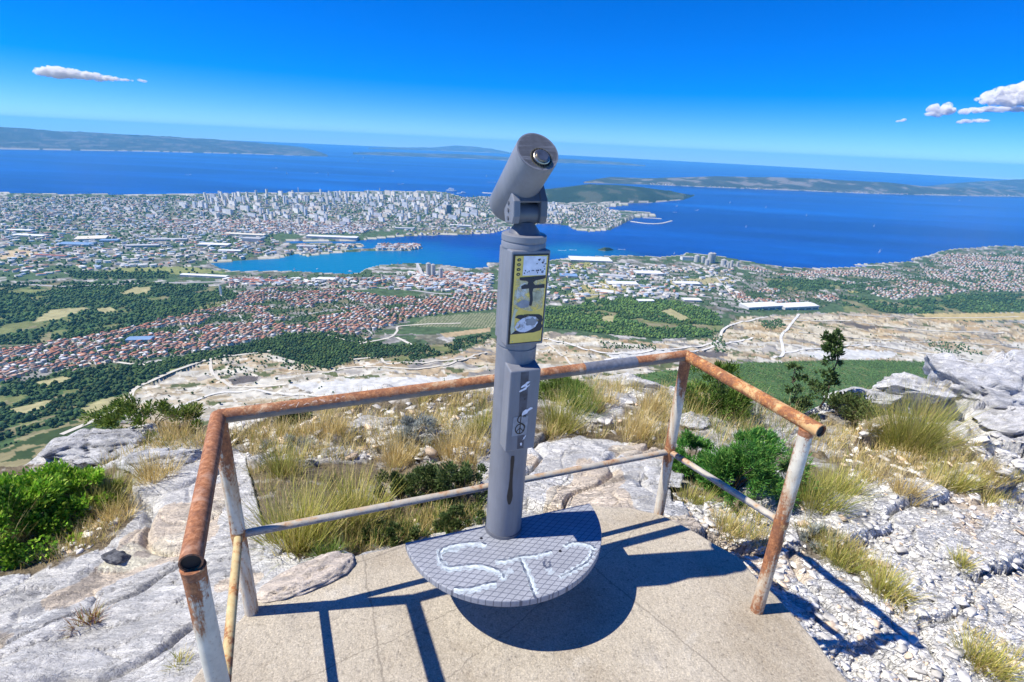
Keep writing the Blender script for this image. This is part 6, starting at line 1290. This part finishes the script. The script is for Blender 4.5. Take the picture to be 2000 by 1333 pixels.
# tiny shore houses on the long island
def build_island_houses():
    rnd = random.Random(8); it = []
    f = [(1265, 361), (1400, 367), (1560, 373), (1700, 379), (1850, 383), (2000, 385)]
    for _ in range(620):
        q = rnd.uniform(1270, 2000); cl = float(vn(np.array([q / 35.]), np.array([1.5]), 3)[0])
        if cl < -0.15 and rnd.random() < .8: continue
        P = usea(q, float(np.interp(q, [a for a, _ in f], [b for _, b in f]))); d = math.hypot(P[0], P[1]); s_ = rnd.uniform(25, 60 + 160 * rnd.random() ** 2)
        x, y = P[0] * (1 + s_ / d), P[1] * (1 + s_ / d); z = SEA - drop(d) + 2 + s_ * 0.14
        it.append((x, y, z, rnd.uniform(12, 22), rnd.uniform(10, 14), rnd.uniform(7, 12), rnd.uniform(0, 3), rnd.choice(WALLC[:3]), rnd.choice(ROOFC)[0], 2.4))
    V, F, c = merge_boxes(it); tag(mesh_np('shore_houses', V, F, MAT['col'], False, c), 'line of tiny pale houses along the shore of the long island', 'houses', kind='stuff')
build_island_houses()

# ------------------------------------------------------------------ clouds
def cloud_mat():
    m = bpy.data.materials.new('cloud_vapour'); m.use_nodes = True; t = m.node_tree; t.nodes.remove(t.nodes['Principled BSDF'])
    pv = t.nodes.new('ShaderNodeVolumePrincipled'); pv.inputs['Color'].default_value = (1.0, 0.985, 0.97, 1); pv.inputs['Anisotropy'].default_value = 0.0
    tc = t.nodes.new('ShaderNodeTexCoord'); n = t.nodes.new('ShaderNodeTexNoise'); n.inputs['Scale'].default_value = 0.0085; n.inputs['Detail'].default_value = 6; n.inputs['Roughness'].default_value = 0.62
    r = t.nodes.new('ShaderNodeMapRange'); r.inputs['From Min'].default_value = 0.40; r.inputs['From Max'].default_value = 0.62; r.inputs['To Min'].default_value = 0.0; r.inputs['To Max'].default_value = 0.030
    t.links.new(tc.outputs['Object'], n.inputs['Vector']); t.links.new(n.outputs['Fac'], r.inputs['Value']); t.links.new(r.outputs[0], pv.inputs['Density']); t.links.new(pv.outputs[0], t.nodes['Material Output'].inputs['Volume'])
    return m
def build_clouds():
    cm = cloud_mat(); D = 16000.0; V0, F0 = ico(3); s_ = D / FPX
    def cloud(puffs, lab, seed, vox=2.0):
        rng = np.random.default_rng(seed); V, F, off = [], [], 0
        for (px, py, rx, ry) in puffs:
            c = UD(px, py, D + rng.uniform(-60, 60)); n = fbm(V0[:, 0] * 1.7 + px, V0[:, 1] * 1.7 + V0[:, 2] * 2.3 + py, seed, 4)
            v = V0 * (1 + 0.35 * n)[:, None]
            V.append(c + v[:, :1] * rx * s_ * CX + v[:, 1:2] * ry * s_ * CU + v[:, 2:] * (rx + ry) * .5 * s_ * FW); F.append(F0 + off); off += len(V0)
        V = np.concatenate(V); ctr = V.mean(0)
        o = mesh_np('cloud', V - ctr, np.concatenate(F), cm, True)
        m = o.modifiers.new('merge', 'REMESH'); m.mode = 'VOXEL'; m.voxel_size = vox * s_ * 0.5; m.use_smooth_shade = True
        dg = bpy.context.evaluated_depsgraph_get(); me = bpy.data.meshes.new_from_object(o.evaluated_get(dg)); o.modifiers.clear(); old = o.data; o.data = me; bpy.data.meshes.remove(old)
        n = len(me.vertices); co = np.empty(n * 3, np.float32); me.vertices.foreach_get('co', co); co = co.reshape(-1, 3).astype(float)
        u, w_ = co @ CX / s_, co @ CU / s_; q = co @ FW / s_; no = np.empty(n * 3, np.float32); me.vertices.foreach_get('normal', no); no = no.reshape(-1, 3)
        dsp = 1.4 * fbm(u / 5 + q / 7, w_ / 4 - q / 9, seed + 20, 4) + 0.7 * fbm(u / 1.8 + q / 2, w_ / 1.6, seed + 30, 3); co += no * (dsp * s_ * min(1.0, vox / 2))[:, None]
        me.vertices.foreach_set('co', co.astype(np.float32).ravel()); me.update(); me.materials.clear(); me.materials.append(cm); me.polygons.foreach_set('use_smooth', np.ones(len(me.polygons), bool))
        o.location = ctr; tag(o, lab, 'cloud')
    rnd = random.Random(3); p = []
    for i in range(80):
        px = 70 + 188 * i / 79; top = np.interp(px, [66, 80, 110, 150, 200, 258], [137, 132, 131, 137, 146, 156]); bot = np.interp(px, [66, 100, 150, 190, 210, 258], [146, 150, 155, 160, 158, 159])
        h = (bot - top) / 2; r = max(1.6, h * rnd.uniform(.5, .85)); p.append((px, rnd.uniform(top + r * .8, bot - r * .8) if bot - top > 1.6 * r else (top + bot) / 2, r * rnd.uniform(1.3, 2.4), r))
    cloud(p, 'long thin white cloud in the upper left sky', 2, 1.3)
    cloud([(274, 157, 6, 2.2), (281, 159, 7, 1.8)], 'tiny cloud scrap right of the long thin cloud', 3, 1.0)
    p = []
    for i in range(70):
        px = rnd.uniform(1905, 2080); top = np.interp(px, [1895, 1910, 1950, 2000, 2080], [197, 188, 171, 161, 150]); bot = np.interp(px, [1895, 1950, 2000, 2080], [201, 205, 207, 209])
        h = (bot - top) / 2; r = max(2.5, h * rnd.uniform(.35, .7)); p.append((px, rnd.uniform(top + r * .8, bot - r * .6), r * 1.4, r))
    cloud(p, 'large white cumulus cloud cut by the right edge', 4, 1.8)
    cloud([(1915 + i * 12, 214 + rnd.uniform(-1.5, 1.5), rnd.uniform(12, 22), rnd.uniform(2.5, 4)) for i in range(12)], 'flat grey cloud base under the large cumulus', 5, 1.4)
    p = [(1841 + rnd.gauss(0, 9), 217 + rnd.gauss(0, 3.5), rnd.uniform(7, 12), rnd.uniform(5, 8)) for i in range(18)] + [(1850, 208, 9, 7), (1818, 223, 12, 3)]
    cloud(p, 'small round white cloud left of the large cumulus', 6, 1.5)
    cloud([(1880 + i * 4.2, 216 + rnd.uniform(-3, 3), rnd.uniform(6, 10), rnd.uniform(3, 5)) for i in range(9)], 'small low cloud between the round cloud and the large cumulus', 8, 1.2)
    cloud([(1878 + i * 5, 237 + rnd.uniform(-2, 2), rnd.uniform(7, 12), rnd.uniform(1.8, 3.2)) for i in range(10)], 'faint flat cloud wisp lowest on the right', 9, 1.0)
    cloud([(1757, 237, 7, 2), (1764, 235, 6, 2.6)], 'tiny faint cloud left of the round cloud', 10, 1.0)
build_clouds()
# ------------------------------------------------------------------ haze
def build_haze():
    b = MB(); b.box((0, 18600, (SEA - 3 + 150) / 2 - 6), (37500, 22000, (150 - SEA) / 2 + 4.5))
    m = bpy.data.materials.new('haze_air'); m.use_nodes = True; t = m.node_tree; t.nodes.remove(t.nodes['Principled BSDF'])
    pv = t.nodes.new('ShaderNodeVolumePrincipled'); pv.inputs['Color'].default_value = (0.20, 0.68, 1.0, 1); pv.inputs['Density'].default_value = 3.2e-5
    pv.inputs['Anisotropy'].default_value = 0.0
    t.links.new(pv.outputs[0], t.nodes['Material Output'].inputs['Volume'])
    m.cycles.homogeneous_volume = True
    o = b.build('haze', m); tag(o, 'pale blue summer haze over the far sea and islands', 'haze', kind='stuff')
build_haze()
